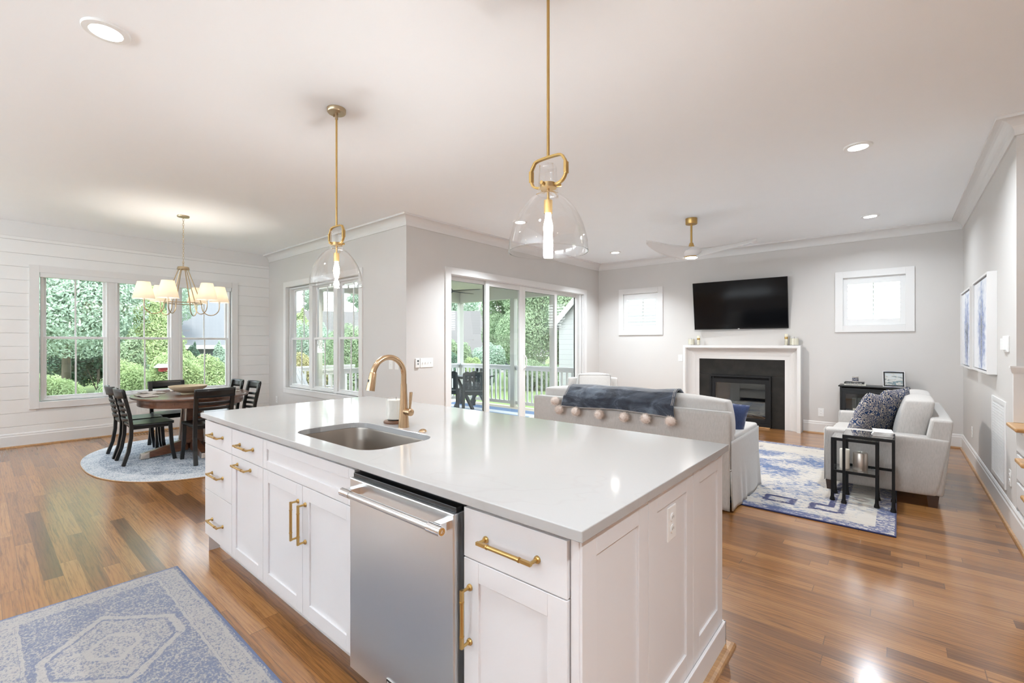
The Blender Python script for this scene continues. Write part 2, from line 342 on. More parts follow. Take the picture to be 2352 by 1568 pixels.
def shade_m():
    t = NT('lamp_shade_fabric'); tr = t.n('BsdfTranslucent', {0: (.66, .60, .50, 1)}); d = t.n('BsdfDiffuse', {0: (.70, .66, .60, 1)})
    e = t.n('Emission', {0: (1, .90, .78, 1), 1: .10}); mx = t.n('MixShader', {0: .6}); ad = t.n('AddShader')
    t.t.links.new(d.outputs[0], mx.inputs[1]); t.t.links.new(tr.outputs[0], mx.inputs[2])
    t.t.links.new(mx.outputs[0], ad.inputs[0]); t.t.links.new(e.outputs[0], ad.inputs[1]); return t.done(ad)
M['shade'] = shade_m()
M['logo_black'] = paint('badge_black', (.01, .01, .01), .3)
M['logo_amber'] = paint('badge_amber', (.45, .22, .05), .35)
M['letter'] = paint('badge_letters', (.75, .75, .75), .3)

# ---------------- mesh + object helpers ----------------
ORG = {}                                                           # world origin of every object made
class MB:
    def __init__(s): s.v = []; s.f = []; s.T = None
    def add(s, vs, fs):
        b = len(s.v); s.v += [tuple(s.T(*p)) if s.T else tuple(p) for p in vs]; s.f += [tuple(i+b for i in f) for f in fs]; return s
    def box(s, x0, x1, y0, y1, z0, z1):
        return s.add([(x0, y0, z0), (x1, y0, z0), (x1, y1, z0), (x0, y1, z0), (x0, y0, z1), (x1, y0, z1), (x1, y1, z1), (x0, y1, z1)],
                     [(0, 3, 2, 1), (4, 5, 6, 7), (0, 1, 5, 4), (1, 2, 6, 5), (2, 3, 7, 6), (3, 0, 4, 7)])
    def hexa(s, bot, top):                                         # 4 bottom + 4 top corners
        return s.add(list(bot) + list(top), [(0, 3, 2, 1), (4, 5, 6, 7), (0, 1, 5, 4), (1, 2, 6, 5), (2, 3, 7, 6), (3, 0, 4, 7)])
    def tube(s, pts, r, n=12, closed=False, caps=True, sq=None):
        pts = [Vector(p) for p in pts]; N = len(pts); rr = r if isinstance(r, (list, tuple)) else [r]*N
        rings = []; up = None
        for i, p in enumerate(pts):
            a = pts[(i-1) % N] if (closed or i > 0) else p; b = pts[(i+1) % N] if (closed or i < N-1) else p
            t = (b-a).normalized()
            if up is None: up = Vector((0, 0, 1)) if abs(t.z) < .9 else Vector((1, 0, 0))
            u = up - t*up.dot(t); u.normalize(); w = t.cross(u); up = u
            if sq: rings.append([p + u*cu*sq[0] + w*cw*sq[1] for cu, cw in ((1, 1), (-1, 1), (-1, -1), (1, -1))])
            else: rings.append([p + (u*math.cos(k*2*PI/n) + w*math.sin(k*2*PI/n))*rr[i] for k in range(n)])
        m = 4 if sq else n; vs = [q for rg in rings for q in rg]; fs = []
        for i in range(N if closed else N-1):
            j = (i+1) % N
            for k in range(m): fs.append((i*m+k, i*m+(k+1) % m, j*m+(k+1) % m, j*m+k))
        if caps and not closed: fs += [tuple(range(m))[::-1], tuple((N-1)*m+k for k in range(m))]
        return s.add(vs, fs)
    def cyl(s, p0, p1, r0, r1=None, n=24): return s.tube([p0, p1], [r0, r1 if r1 is not None else r0], n)
    def lathe(s, prof, c=(0, 0, 0), n=32, close=False, sx=1, sy=1):
        vs = []; fs = []; m = len(prof)
        for (r, z) in prof:
            for k in range(n): a = k*2*PI/n; vs.append((c[0]+r*math.cos(a)*sx, c[1]+r*math.sin(a)*sy, c[2]+z))
        for i in range(m-1 if not close else m):
            j = (i+1) % m
            for k in range(n): fs.append((i*n+k, i*n+(k+1) % n, j*n+(k+1) % n, j*n+k))
        if not close:
            if prof[0][0] > 1e-6: fs.append(tuple(range(n))[::-1])
            if prof[-1][0] > 1e-6: fs.append(tuple((m-1)*n+k for k in range(n)))
        return s.add(vs, fs)
    def prism(s, poly, z0, z1):                                    # poly in xy
        n = len(poly); return s.add([(x, y, z0) for x, y in poly] + [(x, y, z1) for x, y in poly],
            [tuple(range(n))[::-1], tuple(range(n, 2*n))] + [(i, (i+1) % n, n+(i+1) % n, n+i) for i in range(n)])
    def grid(s, fn, nu, nv, thick=0):
        vs = [fn(i/nu, j/nv) for i in range(nu+1) for j in range(nv+1)]; w = nv+1
        return s.add(vs, [(i*w+j, (i+1)*w+j, (i+1)*w+j+1, i*w+j+1) for i in range(nu) for j in range(nv)])
    def sweep(s, path, prof, closed=False, side=1):               # path in xy at wall line; prof = [(offset into room, z)]
        N = len(path); vs = []; m = len(prof)
        P = [Vector((p[0], p[1])) for p in path]
        for i, p in enumerate(P):
            d0 = (p - P[i-1]).normalized() if i > 0 else None; d1 = (P[i+1]-p).normalized() if i < N-1 else None
            if d0 is None: d0 = d1
            if d1 is None: d1 = d0
            n0 = Vector((-d0.y, d0.x))*side; n1 = Vector((-d1.y, d1.x))*side; nn = n0+n1; nn = nn/(1+n0.dot(n1))
            for (o, z) in prof: vs.append((p.x+nn.x*o, p.y+nn.y*o, z))
        fs = [(i*m+k, i*m+(k+1) % m, (i+1)*m+(k+1) % m, (i+1)*m+k) for i in range(N-1) for k in range(m)]
        fs += [tuple(range(m)), tuple((N-1)*m+k for k in range(m))[::-1]]
        return s.add(vs, fs)
    def frame(s, u0, u1, w0, w1, d0, d1, t, tb=None, b=True):      # rectangular frame in a wall transform (u, depth, z)
        tb = t if tb is None else tb
        s.box(u0, u0+t, d0, d1, w0, w1); s.box(u1-t, u1, d0, d1, w0, w1); s.box(u0+t, u1-t, d0, d1, w1-t, w1)
        if b: s.box(u0+t, u1-t, d0, d1, w0, w0+tb)
        return s
    def build(s, name, mat, parent=None, bevel=0, smooth=None, subsurf=0, org=None, seg=2, solid=0):
        me = bpy.data.meshes.new(name); o = bpy.data.objects.new(name, me); COL.objects.link(o)
        V = np.array(s.v, dtype=float)
        if parent is not None: og = ORG[parent.name]; loc = (0, 0, 0)
        else:
            lo, hi = V.min(0), V.max(0); og = Vector(org) if org is not None else Vector(((lo[0]+hi[0])/2, (lo[1]+hi[1])/2, lo[2])); loc = og
        og = Vector(og); V = V - np.array(og)
        me.from_pydata([tuple(p) for p in V], [], s.f)
        bm = bmesh.new(); bm.from_mesh(me); bmesh.ops.recalc_face_normals(bm, faces=bm.faces); bm.to_mesh(me); bm.free()
        if mat is not None: me.materials.append(mat if not isinstance(mat, str) else M[mat])
        o.location = loc; ORG[o.name] = og
        if parent is not None: o.parent = parent
        if bevel:
            md = o.modifiers.new('b', 'BEVEL'); md.width = bevel; md.segments = seg; md.limit_method = 'ANGLE'; md.angle_limit = math.radians(35)
        if solid:
            md = o.modifiers.new('t', 'SOLIDIFY'); md.thickness = solid; md.offset = 0
        if subsurf:
            md = o.modifiers.new('s', 'SUBSURF'); md.levels = md.render_levels = subsurf
        if smooth or subsurf: me.polygons.foreach_set('use_smooth', [True]*len(me.polygons))
        if smooth == 'auto':
            try: me.set_sharp_from_angle(angle=math.radians(38))
            except Exception: pass
        return o
def B(*a): return MB().box(*a)
def thing(name, label, cat, loc=(0, 0, 0), group=None):
    o = bpy.data.objects.new(name, None); COL.objects.link(o); o.location = loc; o.empty_display_size = .1; ORG[o.name] = Vector(loc)
    o['label'] = label; o['category'] = cat
    if group: o['group'] = group
    return o
def tag(o, label, cat, group=None, kind=None):
    o['label'] = label; o['category'] = cat
    if group: o['group'] = group
    if kind: o['kind'] = kind
    return o
def struct(o): o['kind'] = 'structure'; return o
def sroot(name, loc=(0, 0, 0)):
    o = bpy.data.objects.new(name, None); COL.objects.link(o); o.location = loc; ORG[o.name] = Vector(loc); o['kind'] = 'structure'; return o
def dup(root, loc, rz=0, label=None, group=None):
    def cp(o, par):
        c = o.copy(); COL.objects.link(c); c.parent = par
        for ch in o.children: cp(ch, c)
        return c
    r = cp(root, None); r.location = loc; r.rotation_euler = (0, 0, rz)
    if label: r['label'] = label
    if group: r['group'] = group
    return r
def arc(cx, cz, r, a0, a1, n):
    return [(cx+r*math.cos(a0+(a1-a0)*i/n), cz+r*math.sin(a0+(a1-a0)*i/n)) for i in range(n+1)]
def rrect(x0, x1, y0, y1, r, n=6):
    out = []
    for (cx, cy, a) in ((x1-r, y1-r, 0), (x0+r, y1-r, PI/2), (x0+r, y0+r, PI), (x1-r, y0+r, 1.5*PI)):
        for i in range(n+1): out.append((cx+r*math.cos(a+PI/2*i/n), cy+r*math.sin(a+PI/2*i/n)))
    return out
def plight(name, loc, e, c=(1, .82, .6), r=.03):
    l = bpy.data.lights.new(name, 'POINT'); l.energy = e; l.color = c; l.shadow_soft_size = r
    o = bpy.data.objects.new(name, l); COL.objects.link(o); o.location = loc; return o
# ---------------- room shell ----------------
XS, XD, XR, YI, YF, YR, YB, XK = -8.84, -4.704, .642, 3.49, 8.29, 4.80, -3.2, 2.6
LSH = [(XS-.15, YB-.1), (XK+.1, YB-.1), (XK+.1, YF+.15), (XD-.15, YF+.15), (XD-.15, YI+.15), (XS-.15, YI+.15)]
struct(MB().prism(LSH, -.06, 0).build('floor', 'floor', org=(0, 0, 0)))
struct(MB().prism(LSH, CEIL, CEIL+.1).build('ceiling', 'ceil'))
def wall(name, T, u0, u1, holes, mat, d0=0, d1=.15, z1=CEIL, parent=None):
    us = sorted({u0, u1, *[h[0] for h in holes], *[h[1] for h in holes]}); zs = sorted({0, z1, *[h[2] for h in holes], *[h[3] for h in holes]})
    m = MB(); m.T = T
    for i in range(len(us)-1):
        for j in range(len(zs)-1):
            cu, cz = (us[i]+us[i+1])/2, (zs[j]+zs[j+1])/2
            if not any(h[0] < cu < h[1] and h[2] < cz < h[3] for h in holes): m.box(us[i], us[i+1], d0, d1, zs[j], zs[j+1])
    return m.build(name, mat, parent)
TL = lambda u, d, z: (XS-d, u, z)      # left (shiplap) wall, u = y, d outward
TD = lambda u, d, z: (XD-d, u, z)      # sliding door wall
TI = lambda u, d, z: (u, YI+d, z)      # dining side wall
TF = lambda u, d, z: (u, YF+d, z)      # fireplace wall
TRW = lambda u, d, z: (XR+d, u, z)     # right wall
TB = lambda u, d, z: (u, YB-d, z)
TK = lambda u, d, z: (XK+d, u, z)
W1 = (.545, 2.871, .575, 2.338); W2 = (-8.11, -5.78, .60, 2.335); D1 = (4.22, 7.70, 0, 2.335)
W3 = (-4.15, -3.43, 1.615, 2.325); W4 = (-.63, .08, 1.625, 2.335)
# shiplap boards on a backing
w = wall('wall_left', TL, YB, YI+.15, [W1], 'ship', .018, .15); struct(w)
m = MB(); m.T = TL; z = 1.502 - .1755*9
while z < CEIL - .17:
    za, zb = max(z+.0015, .005), min(z+.1755-.0015, CEIL)
    if zb > 2.7: zb = min(zb, 2.80)
    segs = [(YB, YI)]
    if zb > W1[2]-.0 and za < W1[3]: segs = [(YB, W1[0]-.03), (W1[1]+.03, YI)]
    for a, b in segs:
        if zb > za: m.box(a, b, 0, .018, za, zb)
    z += .1755
m.build('shiplap_boards', 'ship', w, bevel=.0012, seg=1)
mm = MB(); mm.T = TL; mm.box(YB, YI, -.012, .017, CEIL-.20, CEIL-.0005); struct(mm.build('trim_1', 'trim'))
struct(wall('wall_dining_side', TI, XS-.15, XD, [W2], 'wall'))
struct(wall('wall_door', TD, YI+.15, YF+.15, [D1], 'wall'))
struct(wall('wall_fireplace', TF, XD-.15, XR+.16, [W3, W4], 'wall'))
struct(wall('wall_right', TRW, YR, YF+.0, [], 'wall', 0, .15))
WK = [(-8.2, -5.8, 1.15, 2.3), (-5.2, -2.8, 1.75, 2.3), (-2.2, .2, 1.75, 2.3)]  # unseen openings, added and sized for the daylight they let in
struct(wall('wall_kitchen', TB, XS-.15, XK+.15, WK, 'wall'))
WR = []
struct(wall('wall_stair_side', TK, YB, YR+.15, WR, 'wall'))
struct(wall('wall_stair_return', lambda u, d, z: (u, YR+d, z), XR+.151, XK, [], 'wall', 0, .15))

# crown moulding and baseboards
crown = [(0, CEIL-.127), (.012, CEIL-.127), (.012, CEIL-.112)] + [(.012+.082*(1-math.cos(a)), CEIL-.112+.09*math.sin(a)) for a in [i*PI/2/8 for i in range(1, 9)]] + [(.112, CEIL-.022), (.112, CEIL-.0005), (0, CEIL-.0005)]
mm = MB(); mm.sweep([(XK, YR), (XR, YR), (XR, YF), (XD, YF), (XD, YI), (XS, YI)], crown, side=1); struct(mm.build('trim_2', 'trim'))
base = [(0, 0), (.016, 0), (.016, .145), (.011, .155), (.011, .172), (.004, .185), (0, .185)]
shoe = [(0, 0), (.034, 0), (.033, .008), (.028, .016), (.017, .020), (0, .020)]
def baseboard(name, path, side=1):
    m = MB(); m.sweep(path, base, side=side); o = struct(m.build(name, 'trim')); m = MB(); m.sweep(path, shoe, side=side); m.build('shoe_mould', 'oak', o)
baseboard('baseboard_left', [(XS, YI), (XS, YB)])
baseboard('baseboard_dining_side', [(XD, YI), (XS, YI)])
baseboard('baseboard_door', [(XD, 4.125), (XD, YI)])
baseboard('baseboard_fireplace_left', [(-2.91, YF), (XD, YF), (XD, 7.80)])
baseboard('baseboard_fireplace_right', [(XR, 3.4), (XR, YF), (-1.12, YF)])

def casing(T, o, t=.09, sill=True, depth=.018):
    m = MB(); m.T = T; m.frame(o[0], o[1], o[2], o[3], -depth, .0, t, t, sill); return m
def jambs(T, h, d):
    m = MB(); m.T = T; m.frame(h[0]-.012, h[1]+.012, h[2]-.012 if h[2] > .1 else h[2], h[3]+.012, -.002, d, .014, .014, h[2] > .1); return m
def double_hung(root, T, u0, u1, z0, z1, zm, d, tilt=.035):
    # lower sash stands nearer the room than the upper one
    m = MB(); m.T = T; m.frame(u0, u1, z0, z1, d-.02, d+.09, .028, .03); m.build('window_frame', 'vinyl', root, bevel=.003)
    for nm, a, b, dd in (('upper_sash', zm-.012, z1-.02, d+.045), ('lower_sash', z0+.02, zm+.022, d+.005)):
        m = MB(); m.T = T; m.frame(u0+.024, u1-.024, a, b, dd, dd+.035, .036, .04 if nm == 'lower_sash' else .03); s_ = m.build(nm, 'vinyl', root, bevel=.004)
        m = MB(); m.T = T; um = (u0+u1)/2; m.box(um-.009, um+.009, dd+.012, dd+.024, a+.03, b-.03); m.build('muntin', 'vinyl', s_)
        m = MB(); m.T = T; m.box(u0+.05, u1-.05, dd+.016, dd+.019, a+.03, b-.03); m.build('pane', 'pane', s_)
# window_1: triple window in the shiplap wall
r = sroot('window_1', (XS, 1.7, .575))
m = MB(); m.T = TL; m.frame(.45, 2.965, .485, 2.42, -.02, .001, .095, .09); m.build('window_casing', 'trim', r, bevel=.002)
jambs(TL, W1, .15).build('jamb', 'trim', r)
for a, b in ((.560, 1.262), (1.333, 2.042), (2.115, 2.857)): double_hung(r, TL, a, b, .585, 2.33, 1.44, .05)
m = MB(); m.T = TL; m.box(1.262, 1.333, .03, .14, .575, 2.338); m.box(2.042, 2.115, .03, .14, .575, 2.338); m.build('mullion', 'vinyl', r, bevel=.003)
rb = MB(); rb.T = TL; rb.box(.552, 2.864, -.012, .045, 2.262, 2.331); o = rb.build('shade_cassette', 'vinyl', None, bevel=.004)
tag(o, 'white roller shade cassette at the top of the dining window', 'window shade')
# window_2: triple window beside the dining area
r = sroot('window_2', (-6.95, YI, .6))
m = MB(); m.T = TI; m.frame(-8.20, -5.69, .51, 2.425, -.02, .001, .09, .09); m.build('window_casing', 'trim', r, bevel=.002)
jambs(TI, W2, .15).build('jamb', 'trim', r)
for a, b in ((-8.095, -7.345), (-7.285, -6.555), (-6.495, -5.795)): double_hung(r, TI, a, b, .61, 2.325, 1.44, .06)
m = MB(); m.T = TI; m.box(-7.345, -7.285, .04, .14, .60, 2.335); m.box(-6.555, -6.495, .04, .14, .60, 2.335); m.build('mullion', 'vinyl', r, bevel=.003)
m = MB(); m.T = TI; m.box(-8.18, -5.71, -.028, .05, .585, .603); m.build('window_sill', 'trim', r, bevel=.003)
# door_1: four panel sliding glass door
r = sroot('door_1', (XD, 5.95, 0))
m = MB(); m.T = TD; m.frame(4.127, 7.796, 0, 2.415, -.02, .001, .095, 0, False); m.build('door_casing', 'trim', r, bevel=.002)
m = MB(); m.T = TD; m.frame(4.215, 7.705, 0, 2.34, .0, .15, .03, 0, False); m.box(4.22, 7.70, 0, .15, .0, .022); m.build('door_frame', 'vinyl', r, bevel=.003)
panels = [(4.245, 5.05, .09), (4.985, 5.86, .045), (5.86, 6.86, .045), (6.80, 7.60, .09)]
for i, (a, b, d) in enumerate(panels):
    m = MB(); m.T = TD; m.frame(a, b, .022, 2.31, d, d+.04, .075 if i in (1, 2) else .055, .09); p = m.build('sliding_panel', 'vinyl', r, bevel=.004)
    m = MB(); m.T = TD; m.frame(a+.05, b-.05, .10, 2.262 if i in (0, 3) else 2.24, d+.012, d+.03, .007, .007); m.build('gasket', 'gap', p)
    m = MB(); m.T = TD; m.box(a+.05, b-.05, d+.018, d+.021, .08, 2.29); m.build('pane', 'pane', p)
    if i == 2:
        m = MB(); m.T = TD; m.box(a+.018, a+.052, d-.008, d, .93, 1.19); m.tube([(a+.035, d-.005, .95), (a+.035, d-.035, .96), (a+.035, d-.055, 1.0), (a+.035, d-.06, 1.06), (a+.035, d-.055, 1.12), (a+.035, d-.035, 1.16), (a+.035, d-.005, 1.17)], .009, 8)
        m.build('door_handle', 'vinyl', p, smooth='auto')
m = MB(); m.T = TD; m.box(7.60, 7.66, .03, .13, 0, 2.31); m.build('side_jamb', 'vinyl', r, bevel=.003)
# window_3 and window_4 with shutters
for nm, h, oc in (('window_3', W3, (-4.241, -3.345, 1.525, 2.43)), ('window_4', W4, (-.719, .171, 1.53, 2.42))):
    r = sroot(nm, ((h[0]+h[1])/2, YF, h[2]))
    m = MB(); m.T = TF; m.frame(*oc, -.02, .001, .096, .096); m.build('window_casing', 'trim', r, bevel=.002)
    jambs(TF, h, .15).build('jamb', 'trim', r)
    m = MB(); m.T = TF; m.frame(h[0], h[1], h[2], h[3], .10, .14, .03, .03); um = (h[0]+h[1])/2; m.box(um-.009, um+.009, .115, .128, h[2], h[3]); m.build('window_frame', 'vinyl', r)
    m = MB(); m.T = TF; m.box(h[0]+.02, h[1]-.02, .12, .123, h[2]+.02, h[3]-.02); m.build('pane', 'pane', r)
    sh = thing('plantation_shutter', 'white louvered shutter inside the small window ' + ('left of the television' if nm == 'window_3' else 'right of the television'), 'shutter', ((h[0]+h[1])/2, YF, h[2]), 'shutters beside the television')
    m = MB(); m.T = TF; m.frame(h[0]+.004, h[1]-.004, h[2]+.004, h[3]-.004, .012, .040, .058, .09); m.box(h[0]+.06, h[1]-.06, .012, .040, h[3]-.105, h[3]-.06); m.build('shutter_frame', 'vinyl', sh, bevel=.002)
    a, b = h[2]+.095, h[3]-.107; n = 8
    m = MB(); m.T = TF
    for i in range(n):
        zc = a + (b-a)*(i+.5)/n; c_, s_ = math.cos(.42), math.sin(.42); q = .031
        m.hexa([(h[0]+.062, .026-q*c_, zc-q*s_-.0035), (h[1]-.062, .026-q*c_, zc-q*s_-.0035), (h[1]-.062, .026+q*c_, zc+q*s_-.0035), (h[0]+.062, .026+q*c_, zc+q*s_-.0035)],
               [(h[0]+.062, .026-q*c_, zc-q*s_+.0035), (h[1]-.062, .026-q*c_, zc-q*s_+.0035), (h[1]-.062, .026+q*c_, zc+q*s_+.0035), (h[0]+.062, .026+q*c_, zc+q*s_+.0035)])
    m.build('louvers', 'vinyl', sh)
# unseen kitchen windows behind the viewpoint, added to let daylight in
k = 5
for T, hs in ((TB, WK), (TK, WR)):
    for h in hs:
        r = sroot('window_%d' % k, T((h[0]+h[1])/2, 0, h[2])); k += 1
        m = MB(); m.T = T; m.frame(h[0]-.09, h[1]+.09, h[2]-.09, h[3]+.09, -.02, .001, .09, .09); m.build('window_casing', 'trim', r)
        m = MB(); m.T = T; m.frame(h[0], h[1], h[2], h[3], .04, .12, .05, .05); um = (h[0]+h[1])/2; m.box(um-.03, um+.03, .05, .11, h[2], h[3]); m.box(h[0], h[1], .05, .11, 1.73, 1.77); m.build('window_frame', 'vinyl', r)
        m = MB(); m.T = T; m.box(h[0]+.02, h[1]-.02, .08, .083, h[2]+.02, h[3]-.02); m.build('pane', 'pane', r)
# stairs at the right edge
st = thing('staircase', 'white staircase with oak treads at the right edge of the room', 'stairs', (XR+.5, 4.3, 0))
NOS = [(4.46, .804), (4.27, .606), (4.08, .406), (3.89, .205)]
m = MB(); m.prism([(XR, 3.9), (XK-.05, 3.9), (XK-.05, YR-.002), (XR, YR-.002)], .0, .17)
for (yn, z) in NOS: m.box(XR, XK-.05, yn+.03, YR-.002, z-.2, z-.028)
m.build('stringer', 'trim', st, bevel=.002)
for i, (yn, z) in enumerate(NOS):
    yb = YR-.002 if i == 0 else NOS[i-1][0]+.03
    B(XR-.052, XK-.06, yn, yb+(.0 if i == 0 else 0), z-.028, z).build('tread', 'treadoak', st, bevel=.010, seg=3)
    B(XR-.016, XK-.06, yn+.022, yb, z-.05, z-.029).build('tread_moulding', 'trim', st, bevel=.004)
m = MB(); m.tube([(XR+.03, 4.235, 1.80), (XR+.03, 3.0, .86)], .03, 12); m.tube([(XR+.03, 4.235, 1.80), (XR+.16, 4.78, 1.80)], .03, 12); m.build('handrail', 'treadoak', st, smooth='auto')
mm = MB(); mm.box(XR-.018, XK, YR-.018, YR+.0, .805, 1.16); struct(mm.build('trim_3', 'trim', bevel=.002))
mm = MB(); mm.sweep([(XK, YR-.018), (XR-.018, YR-.018), (XR-.018, YR+.02)], [(0, 1.155), (.006, 1.155), (.009, 1.168), (.012, 1.178), (.016, 1.195), (.016, 1.206), (0, 1.206)]); struct(mm.build('trim_4', 'trim'))
# floor register
o = thing('floor_vent', 'slotted wooden floor vent beneath the dining window', 'vent', (-8.67, 1.75, 0.0))
B(-8.73, -8.61, 1.50, 1.98, .0003, .004).build('vent_plate', 'floor' if False else 'oak', o)
for i in range(13):
    for q in (0, 1): B(-8.715+q*.055, -8.675+q*.055, 1.52+i*.035, 1.535+i*.035, .0038, .0045).build('slot', 'gap', o)

# ---------------- kitchen island ----------------
CT = .914; YFc = .972                                             # front plane of the doors
def shaker(mb, T, u0, u1, z0, z1, d, thick=.02, rail=.062, rec=.008):
    mb.T = T; mb.frame(u0, u1, z0, z1, d, d+thick, rail, rail); mb.box(u0+rail-.002, u1-rail+.002, d+rec, d+thick, z0+rail-.002, z1-rail+.002); return mb
TC = lambda u, d, z: (u, YFc+d, z)
def pull(parent, cu, cz, L, vertical=False, T=TC, r=.0047, out=.035):
    m = MB(); m.T = T; h = L/2
    P = (lambda a, d: (cu, -d, cz+a)) if vertical else (lambda a, d: (cu+a, -d, cz))
    for s_ in (-1, 1):
        m.tube([P(s_*h, .0), P(s_*h, .004), P(s_*h, .008)], [.0105, .0105, .008], 14)
        m.tube([P(s_*h, .006), P(s_*h, out)], r, 10, sq=None)
        m.tube([P(s_*(h+.005), out), P(s_*h*.55, out)], r, sq=(r, r))
    m.tube([P(-h*.62, out), P(h*.62, out)], r*1.35, 14)
    for s_ in (-1, 1): m.tube([P(s_*h*.60, out), P(s_*h*.64, out)], r*1.6, 14)
    return m.build('handle', 'brass', parent, smooth='auto')
def carcass(root, x0, x1, y1=1.72):
    B(x0+.0005, x1-.0005, YFc+.021, y1, .115, .882).build('body', 'cab', root)
    B(x0+.0005, x1-.0005, YFc+.085, y1, .0, .115).build('toe_kick', 'cab', root)
g = .0018
def drawer(root, x0, x1, z0, z1, hl, hz=None, slab=True):
    m = MB(); m.T = TC
    if slab: m.box(x0+g, x1-g, 0, .02, z0+g, z1-g)
    else: shaker(m, TC, x0+g, x1-g, z0+g, z1-g, 0)
    d = m.build('drawer', 'cab', root, bevel=.0015)
    if hl: pull(d, (x0+x1)/2, hz or (z0+z1)/2, hl)
    return d
ZT, Z1, Z2, Z3 = .868, .714, .418, .12
c1 = thing('base_cabinet', 'white three-drawer cabinet at the far left end of the island', 'cabinet', (-3.23, 1.3, 0), 'island cabinets'); carcass(c1, -3.47, -2.99)
B(-3.474, -3.4705, YFc+.021, 2.17, .0, .882).build('side_panel', 'cab', c1)
drawer(c1, -3.474, -2.99, Z1, ZT, .19); drawer(c1, -3.474, -2.99, Z2, Z1, .19, .545); drawer(c1, -3.474, -2.99, Z3, Z2, .19, .25)
c2 = thing('base_cabinet', 'white island cabinet with one drawer above a pull-out door, beside the sink cabinet', 'cabinet', (-2.76, 1.3, 0), 'island cabinets'); carcass(c2, -2.99, -2.54)
drawer(c2, -2.99, -2.54, Z1, ZT, .19)
m = MB(); shaker(m, TC, -2.99+g, -2.54-g, Z3, Z1-g, 0); d = m.build('door', 'cab', c2, bevel=.0012); pull(d, -2.80, .672, .19)
c3 = thing('sink_cabinet', 'white island sink cabinet with paired shaker doors and tall brass pulls', 'cabinet', (-2.1, 1.3, 0), 'island cabinets')
B(-2.5395, -1.6455, YFc+.021, 1.72, .115, .66).build('body', 'cab', c3); B(-2.5395, -1.6455, YFc+.085, 1.72, 0, .115).build('toe_kick', 'cab', c3)
B(-2.5395, -1.6455, YFc+.021, YFc+.03, .66, .882).build('front_rail', 'cab', c3)
m = MB(); shaker(m, TC, -2.54+g, -1.645-g, Z1+g, ZT-g, 0, rail=.045); m.build('false_drawer_front', 'cab', c3, bevel=.0012)
for a, b, hx in ((-2.54, -2.0925, -2.135), (-2.0925, -1.645, -2.062)):
    m = MB(); shaker(m, TC, a+g, b-g, Z3, Z1-g, 0); d = m.build('door', 'cab', c3, bevel=.0012); pull(d, hx, .548, .17, True)
c4 = thing('base_cabinet', 'white island cabinet with wide drawer and door right of the dishwasher', 'cabinet', (-.82, 1.3, 0), 'island cabinets'); carcass(c4, -1.025, -.626)
drawer(c4, -1.022, -.640, Z1, ZT, .19)
m = MB(); shaker(m, TC, -1.022+g, -.640-g, Z3, Z1-g, 0); d = m.build('door', 'cab', c4, bevel=.0012); pull(d, -.993, .545, .165, True)
m = MB(); m.T = TC; m.box(-.637, -.613, .010, .02, .0, .882); m.build('stile', 'cab', c4, bevel=.001)
# dishwasher
dw = thing('dishwasher', 'stainless steel dishwasher with bar handle built into the island', 'dishwasher', (-1.335, 1.25, 0))
B(-1.636, -1.034, .99, 1.58, .09, .868).build('tub', 'gap', dw)
B(-1.636, -1.034, 1.03, 1.58, .0, .09).build('kick_plate', 'gap', dw)
B(-1.634, -1.036, .944, .99, .105, .846).build('door_panel', 'steel', dw, bevel=.004)
B(-1.630, -1.040, .958, .99, .846, .862).build('control_strip', 'black', dw, bevel=.002)
h = MB(); h.tube([(-1.55, .896, .808), (-1.09, .896, .808)], .0125, 24); hb = h.build('handle', 'steel', dw, smooth='auto')
for a, b, xx in ((-1.605, -1.545, -1.575), (-1.095, -1.035, -1.07)):
    m = MB(); m.tube([(a, .896, .808), (b, .896, .808)], .0155, 24); m.box(xx-.016, xx+.016, .896, .946, .796, .822); m.build('end_cap', 'chrome', hb, smooth='auto')
MB().tube([(-1.0355, .896, .808), (-1.0335, .896, .808)], .0115, 24).build('end_badge', 'logo_amber', hb, smooth='auto')
m = MB(); m.tube([(-1.0332, .896+.005*math.sin(a), .808+.005*math.cos(a)) for a in (0, 2.1, 4.2)], .0006, 6, closed=True); m.build('triangle_mark', 'letter', hb)
bd = B(-1.385, -1.265, .9405, .944, .145, .182).build('badge', 'chrome', dw, bevel=.001)
B(-1.382, -1.268, .9395, .9406, .1575, .1805).build('badge_plate', 'logo_black', bd)
B(-1.382, -1.268, .9395, .9406, .1465, .1570).build('badge_strip', 'logo_amber', bd)
def text(parent, name, s_, loc, size, mat, rot=(PI/2, 0, 0), ext=.0004, align='LEFT'):
    cu = bpy.data.curves.new(name, 'FONT'); cu.body = s_; cu.size = size; cu.extrude = ext; cu.align_x = align; cu.resolution_u = 3
    tmp = bpy.data.objects.new(name, cu); COL.objects.link(tmp)
    me = bpy.data.meshes.new_from_object(tmp.evaluated_get(bpy.context.evaluated_depsgraph_get())); bpy.data.objects.remove(tmp)
    me.transform(Matrix.Translation(Vector(loc)-ORG[parent.name]) @ Matrix.LocRotScale(None, __import__('mathutils').Euler(rot), None))
    o = bpy.data.objects.new(name, me); COL.objects.link(o); me.materials.append(M[mat]); o.parent = parent; ORG[o.name] = ORG[parent.name]; return o
text(bd, 'badge_lettering', 'FRIGIDAIRE', (-1.3790, .9392, .1630), .0172, 'letter')
text(bd, 'badge_subline', 'PROFESSIONAL', (-1.3790, .9392, .1492), .0082, 'logo_black')
